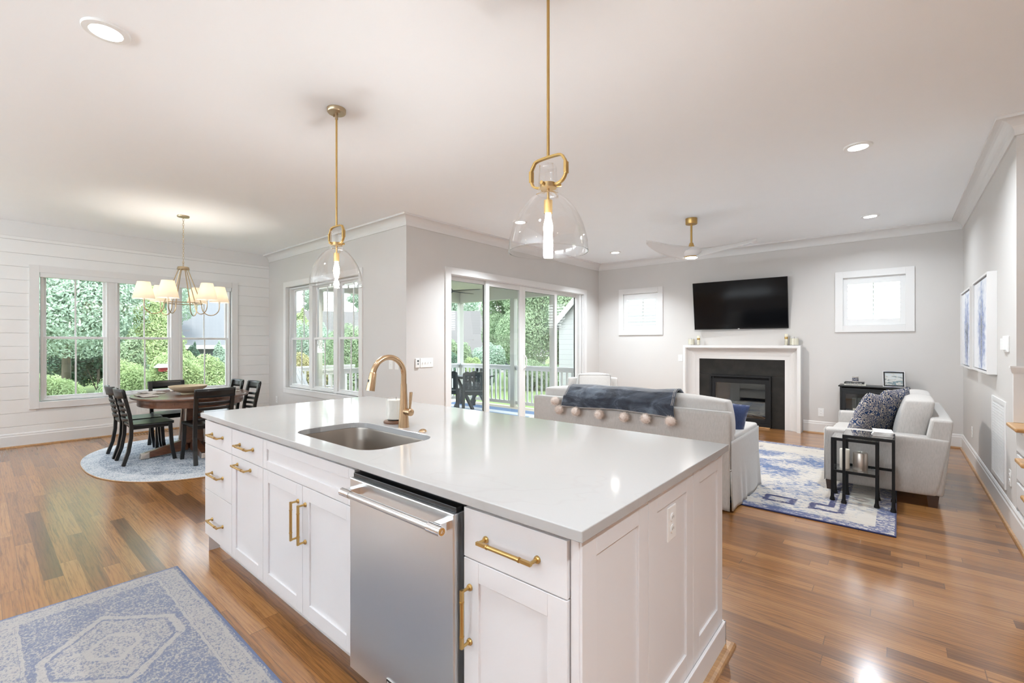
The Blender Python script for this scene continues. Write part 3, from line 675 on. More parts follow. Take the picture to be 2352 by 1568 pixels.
# end panel, back panel
ep = thing('end_panel', 'white shaker panelled end of the island facing the stairs', 'panel', (-.61, 1.6, 0))
TE = lambda u, d, z: (-.609-d, u, z)
for a, b in ((.985, 1.382), (1.384, 1.795), (1.797, 2.178)):
    m = MB(); m.T = TE; m.frame(a, b, .0, .882, -.004, .016, .07, .20); m.box(a+.068, b-.068, .006, .016, .198, .814); m.build('panel', 'cab', ep, bevel=.0015)
B(-.6245, -.6128, .994, 2.178, .0, .882).build('core', 'cab', ep)
m = MB(); m.box(-.604, -.592, .985, 2.190, 0, .118); m.box(-3.47, -.592, 2.178, 2.190, 0, .118); m.build('plinth', 'cab', ep, bevel=.003)
m = MB(); m.sweep([(-3.47, 2.190), (-.592, 2.190), (-.592, .985)], shoe); m.build('shoe_mould', 'oak', ep)
bp = B(-3.47, -.626, 1.73, 2.170, 0, .882).build('seating_side_cabinet', 'cab'); tag(bp, 'white cabinet run along the sofa side of the island', 'cabinet', 'island cabinets')
# countertop with a rounded sink cut-out
x0, x1, y0, y1 = -3.486, -.583, .949, 2.198; hole = rrect(-2.395, -1.695, 1.052, 1.448, .10, 8)
m = MB(); n = len(hole); outer = []
for (hx, hy) in hole:
    cx, cy = -2.045, 1.25; dx, dy = hx-cx, hy-cy
    tx = ((x1 if dx > 0 else x0)-cx)/dx if abs(dx) > 1e-9 else 1e9; ty = ((y1 if dy > 0 else y0)-cy)/dy if abs(dy) > 1e-9 else 1e9
    t_ = min(tx, ty); outer.append((cx+dx*t_, cy+dy*t_))
crn = [(x1, y1), (x0, y1), (x0, y0), (x1, y0)]
for zz in (CT, CT-.03):
    m.v += [(p[0], p[1], zz) for p in hole] + [(p[0], p[1], zz) for p in outer]
C0 = len(m.v); m.v += [(c_[0], c_[1], zz) for zz in (CT, CT-.03) for c_ in crn]
def edge_of(p): return 0 if abs(p[0]-x1) < 1e-6 else 1 if abs(p[1]-y1) < 1e-6 else 2 if abs(p[0]-x0) < 1e-6 else 3
for lay in (0, 1):
    o_ = lay*2*n
    for i in range(n):
        j = (i+1) % n; ea, eb = edge_of(outer[i]), edge_of(outer[j])
        if ea == eb: m.f.append((o_+i, o_+n+i, o_+n+j, o_+j))
        else: m.f.append((o_+i, o_+n+i, C0+lay*4+{(0, 1): 0, (1, 2): 1, (2, 3): 2, (3, 0): 3}[(ea, eb)], o_+n+j, o_+j))
for i in range(n):
    j = (i+1) % n; m.f.append((i, j, 2*n+j, 2*n+i)); ea, eb = edge_of(outer[i]), edge_of(outer[j])
    if ea == eb: m.f.append((n+i, 3*n+i, 3*n+j, n+j))
    else:
        k_ = {(0, 1): 0, (1, 2): 1, (2, 3): 2, (3, 0): 3}[(ea, eb)]
        m.f.append((n+i, 3*n+i, C0+4+k_, C0+k_)); m.f.append((C0+k_, C0+4+k_, 3*n+j, n+j))
ctop = m.build('countertop', 'quartz', bevel=.0025); tag(ctop, 'white quartz island countertop with an undermount sink cut-out', 'countertop')
# sink
def shell(mb, rings):
    k_ = len(rings[0][0]); 
    for (pts, z) in rings: mb.v += [(p[0], p[1], z) for p in pts]
    for r_ in range(len(rings)-1):
        for i in range(k_): mb.f.append((r_*k_+i, r_*k_+(i+1) % k_, (r_+1)*k_+(i+1) % k_, (r_+1)*k_+i))
    mb.f.append(tuple((len(rings)-1)*k_+i for i in range(k_)))
    return mb
def rr(o, r=.10): return rrect(-2.395-o, -1.695+o, 1.052-o, 1.448+o, max(r+o, .02), 8)
m = shell(MB(), [(rr(.03), CT-.031), (rr(.006), CT-.031), (rr(.004), CT-.04), (rr(-.002), CT-.19), (rr(-.012), CT-.22), (rr(-.03), CT-.233), (rr(-.08), CT-.236)])
sk = thing('kitchen_sink', 'brushed steel undermount sink set in the island countertop', 'sink', (-2.045, 1.25, .67))
m.build('basin', 'sinksteel', sk, smooth='auto')
MB().lathe([(0, .0005), (.03, .002), (.042, .004), (.044, .001), (.044, -.004)], (-2.045, 1.25, CT-.236)).build('drain', 'steel', sk, smooth='auto')
# faucet
fx, fy = -2.045, 1.50
fa = thing('kitchen_faucet', 'champagne bronze gooseneck kitchen faucet on the island', 'faucet', (fx, fy, CT))
m = MB(); m.lathe([(.0, 0), (.030, 0), (.0295, .006), (.0255, .05), (.0215, .12), (.0175, .20), (.0165, .235), (.0, .235)], (fx, fy, CT)); m.build('faucet_body', 'champagne', fa, smooth='auto')
R_ = .095; zc = 1.200
pts = [(fx, fy, CT+.232), (fx, fy, zc)] + [(fx, fy-R_+R_*math.cos(a), zc+R_*math.sin(a)) for a in [i*PI*.94/18 for i in range(1, 19)]]
a = PI*.94; dy_, dz_ = -math.sin(a), math.cos(a); end = Vector(pts[-1])
m = MB(); m.tube(pts, .0145, 20); m.build('gooseneck', 'champagne', fa, smooth='auto')
e2 = end + Vector((0, dy_, dz_))*.092
m = MB(); m.tube([end-Vector((0, dy_, dz_))*.002, end+Vector((0, dy_, dz_))*.004, e2], [.0155, .0175, .0225], 20); sp_ = m.build('spray_head', 'champagne', fa, smooth='auto')
q = end + Vector((0, dy_, dz_))*.045 + Vector((0, -.9, -.2))*.0185
MB().box(q.x-.006, q.x+.006, q.y-.004, q.y+.004, q.z-.02, q.z+.016).build('spray_button', 'black', sp_, bevel=.003)
m = MB(); m.tube([(fx+.012, fy, 1.0), (fx+.052, fy, 1.0), (fx+.064, fy, 1.0), (fx+.068, fy, 1.0)], [.0175, .0195, .0195, .014], 20); lv = m.build('valve', 'champagne', fa, smooth='auto')
m = MB(); m.tube([(fx+.052, fy, 1.012), (fx+.055, fy, 1.04), (fx+.064, fy, 1.108)], [.006, .0075, .0085], 12); m.build('lever', 'champagne', lv, smooth='auto')
o = MB().lathe([(0, .013), (.012, .011), (.019, .005), (.021, .0)], (-1.872, 1.492, CT)).build('air_switch', 'champagne', smooth='auto'); tag(o, 'small round brass button beside the faucet', 'button')
def candle(name, label, x, y, z, r, h, mat, jar=True, grp=None, wick=True, fill=.72):
    c = thing(name, label, 'candle', (x, y, z), grp)
    if jar:
        MB().lathe([(r*.93, .008), (r*.93, h*fill), (0, h*fill)], (x, y, z)).lathe([(0, .006), (r*.93, .006)], (x, y, z)).build('wax', mat, c, smooth='auto')
        MB().lathe([(0, 0), (r, 0), (r, h), (r-.002, h), (r-.0025, .006)], (x, y, z)).build('glass_jar', 'lampglass', c, smooth='auto')
    else: MB().lathe([(0, 0), (r*.97, 0), (r, .004), (r, h-.005), (r*.95, h), (r*.8, h-.004), (0, h-.008)], (x, y, z)).build('wax', mat, c, smooth='auto')
    top = z+(h*fill if jar else h-.008)
    if wick: MB().cyl((x, y, top), (x+.002, y, top+.016), .0012, n=6).build('wick', 'gap', c)
    return c
o = MB().lathe([(0, 0), (.068, 0), (.070, .005), (.068, .012), (.055, .016), (0, .016)], (-2.20, 1.56, CT), 40).build('coaster', 'coaster', smooth='auto'); tag(o, 'round brown wooden coaster under the island candle', 'coaster')
candle('jar_candle', 'white jar candle on the wooden coaster behind the faucet', -2.20, 1.56, CT+.0162, .053, .125, 'wax', fill=.92)
# outlets and switches
def plate(name, label, cat, T, u, z, w_, h_, kind, grp=None):
    o = thing(name, label, cat, T(u, 0, z-h_/2), grp)
    m = MB(); m.T = T; m.box(u-w_/2, u+w_/2, -.006, 0, z-h_/2, z+h_/2); m.build('cover_plate', 'white_plastic', o, bevel=.002)
    if kind == 'outlet':
        for dz in (-.02, .02):
            m = MB(); m.T = T; m.tube([(u, -.009, z+dz), (u, -.005, z+dz)], .0155, 16); s_ = m.build('socket', 'white_plastic', o, smooth='auto')
            for du in (-.006, .006): m = MB(); m.T = T; m.box(u+du-.001, u+du+.001, -.0094, -.0088, z+dz-.003, z+dz+.006); m.build('slot', 'gap', s_)
    else:
        n_ = kind
        for i in range(n_):
            uu = u + (i-(n_-1)/2)*.046; m = MB(); m.T = T; m.box(uu-.005, uu+.005, -.014, -.005, z-.008, z+.010); m.build('toggle', 'white_plastic', o, bevel=.001)
    return o
plate('power_outlet', 'white outlet on the island end panel', 'outlet', lambda u, d, z: (-.615+.0-d, u, z), 1.592, .735, .075, .118, 'outlet') 
plate('power_outlet', 'white outlet on the wall right of the fireplace', 'outlet', TF, -.892, .32, .075, .12, 'outlet')
plate('power_outlet', 'white outlet on the shiplap wall behind the dining chairs', 'outlet', TL, 1.687, .36, .075, .12, 'outlet')
plate('power_outlet', 'white outlet low on the wall below the three-pane side window corner', 'outlet', TI, -8.50, .36, .075, .12, 'outlet')
plate('power_outlet', 'white outlet low on the right wall beside the vent grille', 'outlet', TRW, 5.02, .36, .075, .12, 'outlet')
plate('power_outlet', 'white outlet low in the far right corner behind the loveseat', 'outlet', TRW, 7.32, .36, .075, .12, 'outlet')
plate('light_switch', 'white four-toggle switch plate left of the sliding door', 'switch', TD, 3.81, 1.113, .21, .12, 4)
plate('light_switch', 'white single switch plate left of the fireplace mantel', 'switch', TF, -3.02, 1.10, .08, .12, 1)
plate('light_switch', 'left one of two white switch plates behind the faucet', 'switch', TI, -5.03, 1.09, .08, .12, 1, 'switches near the corner')
plate('light_switch', 'right one of two white switch plates behind the faucet', 'switch', TI, -4.90, 1.09, .08, .12, 1, 'switches near the corner')
o = thing('fan_remote', 'white wall remote with dark buttons beside the four-toggle switch', 'remote', (XD, 3.655, 1.05))
m = MB(); m.T = TD; m.box(3.625, 3.69, -.018, 0, 1.05, 1.175); m.build('remote_body', 'white_plastic', o, bevel=.008)
m = MB(); m.T = TD; m.tube([(3.658, -.0195, 1.14), (3.658, -.017, 1.14)], .014, 16); m.box(3.651, 3.665, -.0195, -.017, 1.09, 1.115); m.build('buttons', 'slatepoly', o)
o = thing('thermostat', 'white thermostat on the right wall between the art and the stairs', 'thermostat', (XR, 5.2, 1.3))
m = MB(); m.T = TRW; m.box(5.06, 5.27, -.012, 0, 1.30, 1.425); m.build('base_plate', 'white_plastic', o, bevel=.003)
m = MB(); m.T = TRW; m.box(5.12, 5.25, -.028, -.011, 1.315, 1.405); m.build('dial_box', 'white_plastic', o, bevel=.003)
# return air grille
o = thing('return_vent', 'tall white return air grille low on the right wall', 'vent', (XR, 5.5, .23))
m = MB(); m.T = TRW; m.frame(5.19, 5.86, .225, .91, -.01, 0, .035, .035); m.build('grille_frame', 'white_plastic', o, bevel=.002)
m = MB(); m.T = TRW; m.box(5.22, 5.83, -.0015, -.001, .25, .885); m.build('duct_backing', 'slatepoly', o)
m = MB(); m.T = TRW
for i in range(26): zz = .262+i*.0243; m.hexa([(5.222, -.008, zz), (5.828, -.008, zz), (5.828, -.0018, zz+.011), (5.222, -.0018, zz+.011)], [(5.222, -.008, zz+.003), (5.828, -.008, zz+.003), (5.828, -.0018, zz+.014), (5.222, -.0018, zz+.014)])
for i in range(21): uu = 5.25+i*.028; m.box(uu-.003, uu+.003, -.009, -.007, .258, .88)
m.build('louvers', 'white_plastic', o)
# ceiling lights
CL = ['ceiling light nearest the camera at the upper left', 'ceiling light above the side tables on the right', 'ceiling light near the far right corner of the ceiling', 'small far ceiling light left of the ceiling fan', 'ceiling light seen through the glass of the near pendant']
for i, (x, y) in enumerate(CANS):
    o = thing('recessed_light', ('round recessed ' + CL[i]) if i < 5 else 'round recessed light in the kitchen ceiling behind the viewpoint', 'ceiling light', (x, y, CEIL-.008), 'recessed ceiling lights')
    MB().lathe([(.068, -.006), (.095, -.004), (.098, .0), (.098, .008), (.068, .008)], (x, y, CEIL-.008), 40, close=True).build('trim_ring', 'white_plastic', o, smooth='auto')
    MB().lathe([(0, -.003), (.069, -.003)], (x, y, CEIL-.008), 40).build('lens', 'canglow', o)
# ---------------- pendants, chandelier, fan ----------------
def pendant(px, py, label):
    p = thing('pendant_light', label, 'pendant lamp', (px, py, 1.76), 'glass dome pendants above the island')
    c = MB(); c.lathe([(0, -.030), (.056, -.028), (.061, -.022), (.062, 0), (0, 0)], (px, py, CEIL), 40); c.cyl((px, py, CEIL-.07), (px, py, CEIL-.028), .010)
    for dx in (-.036, .036): c.cyl((px+dx, py, CEIL-.040), (px+dx, py, CEIL-.028), .006, n=12)
    c.build('canopy', 'antique', p, smooth='auto')
    MB().cyl((px, py, 2.168), (px, py, CEIL-.03), .0065, n=14).build('stem', 'brass', p, smooth='auto')
    m = MB()
    ring = [(-.034, 2.048), (-.060, 2.052), (-.080, 2.064), (-.092, 2.090), (-.092, 2.125), (-.080, 2.152), (-.055, 2.170), (.055, 2.170), (.080, 2.152), (.092, 2.125), (.092, 2.090), (.080, 2.064), (.060, 2.052), (.034, 2.048)]
    rs = []
    for q in range(len(ring)-1):
        a0, a1, a2, a3 = ring[max(q-1, 0)], ring[q], ring[q+1], ring[min(q+2, len(ring)-1)]
        for w_ in range(4):
            t_ = w_/4; rs.append(tuple(.5*(2*a1[k]+(a2[k]-a0[k])*t_+(2*a0[k]-5*a1[k]+4*a2[k]-a3[k])*t_**2+(3*a1[k]-a0[k]-3*a2[k]+a3[k])*t_**3) for k in (0, 1)))
    rs.append(ring[-1]); m.tube([(px+x, py, z) for x, z in rs], .0055, 12, sq=(.0045, .0080))
    for s_ in (-1, 1): m.box(px+s_*.092-.0065, px+s_*.092+.0065, py-.0105, py+.0105, 2.083, 2.132)
    m.build('loop_bracket', 'brass', p, bevel=.0012)
    m = MB(); m.lathe([(0, 2.038), (.036, 2.038), (.036, 2.058), (0, 2.058)], (px, py, 0), 32); m.cyl((px, py, 1.985), (px, py, 2.04), .0058, n=12)
    for a in (0.6, 0.6+2*PI/3, .6+4*PI/3): m.cyl((px+.034*math.cos(a), py+.034*math.sin(a), 2.05), (px+.056*math.cos(a), py+.056*math.sin(a), 2.05), .0075, n=14)
    m.cyl((px, py, 1.930), (px, py, 1.986), .0185, n=24); m.build('socket', 'brass', p, smooth='auto')
    MB().lathe([(.012, 1.932), (.013, 1.912), (.0185, 1.888), (.0215, 1.866), (.018, 1.840), (.008, 1.824), (0, 1.821)], (px, py, 0), 24).build('bulb', 'bulbsoft', p, smooth='auto')
    prof = [(.038, 2.135), (.044, 2.02), (.050, 2.012), (.075, 1.995), (.115, 1.950), (.148, 1.890), (.168, 1.820), (.1725, 1.762)]
    sm = []
    for i in range(len(prof)-1):
        for k in range(5):
            t_ = k/5; p0 = prof[max(i-1, 0)]; p1 = prof[i]; p2 = prof[i+1]; p3 = prof[min(i+2, len(prof)-1)]
            sm.append(tuple(.5*((2*p1[q])+(-p0[q]+p2[q])*t_+(2*p0[q]-5*p1[q]+4*p2[q]-p3[q])*t_**2+(-p0[q]+3*p1[q]-3*p2[q]+p3[q])*t_**3) for q in (0, 1)))
    sm.append(prof[-1]); inner = [(r-.0022, z) for r, z in sm[::-1]]
    MB().lathe(sm+inner, (px, py, 0), 64, close=True).build('glass_shade', 'lampglass', p, smooth=True)
    l = plight('pendant_bulb_light', (px, py, 1.80), 15, (.97, .96, .95), r=.02); return p
pendant(-1.154, 1.60, 'large clear glass dome pendant with brass loop, nearest the camera')
pendant(-2.941, 1.60, 'farther clear glass dome pendant hanging in front of the side window')

cx, cy = -6.887, 1.69
ch = thing('chandelier', 'brass six-arm chandelier with cream shades above the dining table', 'chandelier', (cx, cy, 1.72))
MB().lathe([(0, -.03), (.02, -.025), (.062, -.018), (.066, -.012), (.066, 0), (0, 0)], (cx, cy, CEIL)).build('canopy', 'antique', ch, smooth='auto')
m = MB(); z = CEIL-.03; k = 0
while z > 2.395:
    pts = []
    for i in range(12):
        a = i*2*PI/12; u, v_ = .009*math.cos(a), .018*math.sin(a); pts.append((cx+(u if k % 2 else 0), cy+(0 if k % 2 else u), z-.018+v_))
    m.tube(pts, .0024, 6, closed=True); z -= .030; k += 1
m.tube([(cx+.024*math.cos(a), cy-.0+.0*a, 2.362+.024*math.sin(a)) for a in [i*PI/8 for i in range(16)]], .003, 8, closed=True)
m.build('chain', 'antique', ch, smooth='auto')
MB().lathe([(0, 2.345), (.010, 2.34), (.056, 2.332), (.062, 2.326), (.067, 2.298), (.058, 2.298), (.052, 2.318), (0, 2.318)], (cx, cy, 0), 40).build('crown_cap', 'antique', ch, smooth='auto')
m = MB(); m.tube([(cx+.20*math.cos(a), cy+.20*math.sin(a), 1.872) for a in [i*PI/24 for i in range(48)]], .005, 8, closed=True); m.build('ring', 'antique', ch, smooth='auto')
m0 = math.radians(40.35)
for i in range(6):
    a = math.radians(24+60*i); ca, sa = math.cos(a), math.sin(a)
    def P(r, z): return (cx+r*ca, cy+r*sa, z)
    pts = [P(.045, 2.31), P(.12, 2.09), P(.185, 1.90)]
    pts += [P(.2925-.0975*math.cos(t_), 1.838-.108*math.sin(t_)) for t_ in [j*PI/12 for j in range(13)]]
    pts += [P(.39, 1.845), P(.39, 1.90)]
    arm = MB().tube(pts, .0058, 10).build('arm', 'antique', ch, smooth='auto')
    MB().cyl(P(.39, 1.895), P(.39, 1.96), .012, n=12).build('candle_sleeve', 'white_plastic', arm, smooth='auto')
    MB().lathe([(.112, 0), (.064, .205), (.0625, .205), (.1105, 0)], P(.39, 1.905), 40, close=True).build('lamp_shade', 'shade', arm, smooth='auto')
    MB().lathe([(0, .0), (.012, .01), (.016, .03), (0, .06)], P(.39, 1.96), 12).build('bulb', 'bulb', arm, smooth='auto')
    plight('chandelier_bulb_light', P(.39, 2.03), 2.6, (1, .92, .82), r=.02)

fx_, fy_ = -2.035, 5.97
fn = thing('ceiling_fan', 'white three-blade ceiling fan with brass mount in the living area', 'ceiling fan', (fx_, fy_, 2.45))
MB().lathe([(0, CEIL-.075), (.068, CEIL-.075), (.072, CEIL-.068), (.072, CEIL), (0, CEIL)], (fx_, fy_, 0), 40).build('ceiling_mount', 'brass', fn, smooth='auto')
MB().cyl((fx_, fy_, 2.66), (fx_, fy_, CEIL-.07), .013).lathe([(.022, 2.66), (.036, 2.615), (.036, 2.60), (0, 2.60)], (fx_, fy_, 0)).build('downrod', 'brass', fn, smooth='auto')
MB().lathe([(0, 2.605), (.075, 2.600), (.10, 2.585), (.125, 2.55), (.12, 2.52), (.085, 2.485), (0, 2.485)], (fx_, fy_, 0), 40).build('motor_housing', 'fanwhite', fn, smooth='auto')
MB().lathe([(.084, 2.488), (.088, 2.482), (.084, 2.472), (.076, 2.472)], (fx_, fy_, 0), 40).build('trim_ring', 'brass', fn, smooth='auto')
MB().lathe([(.078, 2.478), (.07, 2.466), (.04, 2.458), (0, 2.455)], (fx_, fy_, 0), 32).build('light_lens', 'canglow', fn, smooth='auto')
fl = bpy.data.lights.new('fan_light', 'AREA'); fl.shape = 'DISK'; fl.size = .14; fl.energy = 28; fl.color = (1, .96, .92); flo = bpy.data.objects.new('fan_light', fl); COL.objects.link(flo); flo.location = (fx_, fy_, 2.45)
for ang in (5.7, 5.7+120, 5.7+240):
    a = math.radians(ang)
    def bl(u, v_, a=a):
        r = .07 + .68*u; w_ = .095*(1-u)**1.0 + .075*math.sin(PI*min(1, u*1.02))**.8 + .035
        w_ *= 1 if u < .93 else math.sqrt(max(0, 1-((u-.93)/.07)**2))*.999+.001
        lat = (v_-.5)*w_ - .05*math.sin(u*PI)*.6; z_ = 2.545 + .06*u*u - .02*(1-u) + (v_-.5)*(.10*(1-u)+.035)
        return (fx_+r*math.cos(a)-lat*math.sin(a), fy_+r*math.sin(a)+lat*math.cos(a), z_)
    MB().grid(bl, 24, 6)  .build('blade', 'fanwhite', fn, smooth=True, solid=.007)

# ---------------- fireplace, tv ----------------
fp = thing('fireplace', 'white mantel surround with black granite and glass-fronted firebox', 'fireplace', (-2.01, 8.2, 0))
fx0, fx1, fzt = -2.905, -1.130, 1.333
prof = [(0, YF-.001), (0, 8.09), (.040, 8.09), (.040, 8.105), (.052, 8.11)] + [(.052+.115*(1-math.cos(t_)), 8.11+.125*math.sin(t_)) for t_ in [i*PI/2/8 for i in range(1, 9)]] + [(.167, 8.242), (.232, 8.242), (.232, YF-.001)]
m = MB()
for (w_, y_) in prof:
    m.v += [(fx0+w_, y_, 0), (fx0+w_, y_, fzt-w_), (fx1-w_, y_, fzt-w_), (fx1-w_, y_, 0)]
k = len(prof)
for i in range(k-1):
    for j in range(3): m.f.append((i*4+j, i*4+j+1, (i+1)*4+j+1, (i+1)*4+j))
m.f += [tuple(i*4 for i in range(k)), tuple(i*4+3 for i in range(k))[::-1]]
m.build('mantel_surround', 'trim', fp)
m = MB(); m.T = lambda u, d, z: (u, d, z); m.box(-2.675, -2.492, 8.262, 8.288, 0, .832); m.box(-1.550, -1.362, 8.262, 8.288, 0, .832); m.box(-2.675, -1.362, 8.262, 8.288, .834, 1.103); m.build('granite_surround', 'granite', fp, bevel=.001)
m = MB(); m.box(-2.490, -2.462, 8.215, 8.30, .0, .832); m.box(-1.580, -1.552, 8.215, 8.30, .0, .832); m.box(-2.462, -1.580, 8.215, 8.30, .80, .832); m.box(-2.462, -1.580, 8.215, 8.30, 0, .06); ins = m.build('insert_frame', 'iron', fp, bevel=.002)
m = MB()
for i in range(3): m.box(-2.455, -1.587, 8.235, 8.26, .765+i*.011, .770+i*.011)
m.build('top_vent', 'iron', ins)
m = MB(); m.box(-2.462, -2.405, 8.228, 8.25, .06, .765); m.box(-1.637, -1.580, 8.228, 8.25, .06, .765); m.box(-2.405, -1.637, 8.228, 8.25, .70, .765); m.box(-2.405, -1.637, 8.228, 8.25, .06, .13); m.build('glass_door_frame', 'iron', ins, bevel=.002)
B(-2.42, -1.62, 8.244, 8.247, .10, .72).build('firebox_glass', 'tableglass', ins)
m = MB(); m.box(-2.45, -1.59, 8.285, 8.2885, .06, .80); m.build('firebox_back', 'fireglass', ins)
m = MB()
for i in range(7):
    a = random.uniform(-.4, .4); x = -2.3+i*.095; m.tube([(x-.09*math.cos(a), 8.266, .16+.02*(i % 3)-.04*math.sin(a)), (x+.02, 8.268, .175+.02*(i % 2)), (x+.09*math.cos(a), 8.266, .17+.02*(i % 2)+.05*math.sin(a))], [.010, .013, .010], 8)
m.build('logs', 'log', ins, smooth=True)
B(-2.46, -1.56, 8.17, 8.262, 0, .014).build('hearth_strip', 'oak', fp, bevel=.004)

tv = thing('television', 'large black wall-mounted television tilted down above the mantel', 'television', (-2.02, 8.18, 1.6))
tm = Matrix.Translation((-2.023, 8.165, 2.005)) @ Matrix.Rotation(.035, 4, 'Z') @ Matrix.Rotation(.15, 4, 'X')
TT = lambda x, y, z: tuple(tm @ Vector((x, y, z)))
m = MB(); m.T = TT; m.box(-.712, .712, -.010, .03, -.405, .405); m.build('housing', 'iron', tv, bevel=.003)
m = MB(); m.T = TT; m.box(-.705, .705, -.0125, -.009, -.386, .398); m.build('screen', 'screen', tv)
m = MB(); m.T = TT; m.box(-.014, .014, -.0135, -.010, -.402, -.393); m.box(-.006, .006, -.0135, -.010, -.406, -.402); m.build('logo', 'letter', tv)
m = MB(); m.box(-2.25, -1.80, 8.20, 8.289, 1.86, 2.14); m.build('wall_bracket', 'iron', tv)
mz = 1.3335
candle('jar_candle', 'cream jar candle at the left end of the mantel', -2.795, 8.20, mz, .055, .125, 'wax2', fill=.85)
def votive(x, y, label, hh):
    c = thing('candle_holder', label, 'candle holder', (x, y, mz))
    MB().lathe([(0, 0), (.026, 0), (.034, .08), (.032, .08), (.024, .006), (0, .006)], (x, y, mz), 16).build('ribbed_glass', 'lampglass', c, smooth='auto')
    MB().lathe([(0, .007), (.023, .007), (.0235, hh), (0, hh-.003)], (x, y, mz), 20).build('wax', 'wax2', c, smooth='auto')
    MB().lathe([(.024, hh*.55), (.0245, hh*.56), (.0245, hh*.74), (.024, hh*.75)], (x, y, mz), 20).build('gold_band', 'brass', c, smooth='auto')
votive(-2.675, 8.21, 'tall cream pillar with gold band in ribbed glass, left side of mantel', .165)
votive(-1.338, 8.21, 'tall cream pillar with gold band in glass, right side of mantel', .180)
candle('jar_candle', 'wide cream jar candle at the right end of the mantel', -1.228, 8.20, mz, .064, .135, 'wax2', fill=.80)

# ---------------- art on the right wall ----------------
def wallart(a, b, z0, z1, mat, label):
    o = thing('framed_painting', label, 'painting', (XR, (a+b)/2, z0), 'paintings on the right wall')
    m = MB(); m.T = TRW; m.frame(a, b, z0, z1, -.062, 0, .018, .018); m.build('frame', 'trim', o, bevel=.001)
    m = MB(); m.T = TRW; m.box(a+.012, b-.012, -.018, -.001, z0+.012, z1-.012); m.build('shadow_gap', 'gap', o)
    m = MB(); m.T = TRW; m.box(a+.030, b-.030, -.050, -.018, z0+.030, z1-.030); m.build('canvas', mat, o)
wallart(5.62, 6.62, 1.10, 1.985, 'art1', 'nearer framed blue and white abstract painting, beside the thermostat')
wallart(6.86, 7.80, 1.09, 1.975, 'art2', 'farther framed blue and white abstract painting, near the room corner')

# ---------------- soft furniture ----------------
def cushion(x0, x1, y0, y1, z0, z1, T=None, puff=.03, n=10, crown=1.0):
    """boxed cushion: every face swells a little"""
    m = MB(); cx_, cy_, cz_ = (x0+x1)/2, (y0+y1)/2, (z0+z1)/2; hx, hy, hz = (x1-x0)/2, (y1-y0)/2, (z1-z0)/2
    def face(ax, sg):
        def fn(u, v_):
            a, b = 2*u-1, 2*v_-1; q = [0, 0, 0]; q[ax] = sg; o_ = [i for i in range(3) if i != ax]; q[o_[0]] = a; q[o_[1]] = b
            r = .0; px, py, pz = q
            bul = puff*crown*(1-a*a)*(1-b*b) if True else 0
            sc_ = [hx, hy, hz]; p = [px*hx, py*hy, pz*hz]; p[ax] += sg*bul
            # corners are pulled in slightly
            k = (abs(px)**6*abs(py)**6+abs(py)**6*abs(pz)**6+abs(px)**6*abs(pz)**6)
            for i in range(3): p[i] *= 1-.012*k
            P = (p[0]+cx_, p[1]+cy_, p[2]+cz_); return T(*P) if T else P
        return fn
    for ax in range(3):
        for sg in (-1, 1): m.grid(face(ax, sg), n, n)
    return m
def weld(o, bev=0.012):
    bm = bmesh.new(); bm.from_mesh(o.data); bmesh.ops.remove_doubles(bm, verts=bm.verts, dist=.0008); bmesh.ops.recalc_face_normals(bm, faces=bm.faces); bm.to_mesh(o.data); bm.free()
    md = o.modifiers.new('b', 'BEVEL'); md.width = bev; md.segments = 3; md.limit_method = 'ANGLE'; md.angle_limit = math.radians(50)
    o.data.polygons.foreach_set('use_smooth', [True]*len(o.data.polygons)); return o
def piping(mb, pts, r=.005): return mb.tube(pts, r, 6, closed=True)
# slipcovered sofa, its back to the island
sx0, sx1, sy0, sy1 = -3.035, -1.035, 3.952, 4.90
sf = thing('slipcovered_sofa', 'cream slipcovered sofa seen from behind the island', 'sofa', ((sx0+sx1)/2, 4.4, 0))
def flare(z): return .004 if z > .33 else .004+(.33-z)*.05
def wrap_panel(p0, p1, z0, z1, nx, nz, amp=.004, seed=0, pleat=None):
    p0, p1 = Vector(p0), Vector(p1); d = (p1-p0); L = d.length; d.normalize(); nrm = Vector((d.y, -d.x))
    def fn(u, v_):
        z = z0+(z1-z0)*v_; k = max(0, (.34-z)/.34); off = flare(z) + k*amp*1.6*math.sin(u*L*26+seed+math.sin(u*9+seed)*2) + amp*.5*mnoise.noise(Vector((u*L*4+seed, z*3, 0)))
        return (p0.x+d.x*u*L+nrm.x*off, p0.y+d.y*u*L+nrm.y*off, z)
    return MB().grid(fn, nx, nz)
b = wrap_panel((sx0, sy0), (sx1, sy0), .012, .80, 110, 26, .003, 1)
bk = weld(cushion(sx0, sx1, sy0+.008, sy0+.13, .30, .803, puff=.004, n=12).build('back_frame', 'linen', sf), .012)
b.build('rear_skirt', 'linen', bk, smooth=True, solid=.004)
for xa, xb, nm in ((sx0, sx0+.20, 'arm'), (sx1-.20, sx1, 'arm')):
    a_ = weld(cushion(xa, xb, sy0+.13, sy1, .28, .605, puff=.0, n=10).build('arm', 'linen', sf), .022)
    px_ = xb if xa > -2 else xa
    q0, q1 = ((sx1, sy0), (sx1, sy1)) if xa > -2 else ((sx0, sy1), (sx0, sy0))
    wrap_panel(q0, q1, .012, .57, 70, 20, .0045, 3).build('side_skirt', 'linen', a_, smooth=True, solid=.004)
    if xa > -2: wrap_panel((sx1, sy1), (sx1-.2, sy1), .012, .57, 20, 20, .004, 5).build('front_skirt', 'linen', a_, smooth=True, solid=.004)
    else: wrap_panel((sx0+.2, sy1), (sx0, sy1), .012, .57, 20, 20, .004, 6).build('front_skirt', 'linen', a_, smooth=True, solid=.004)
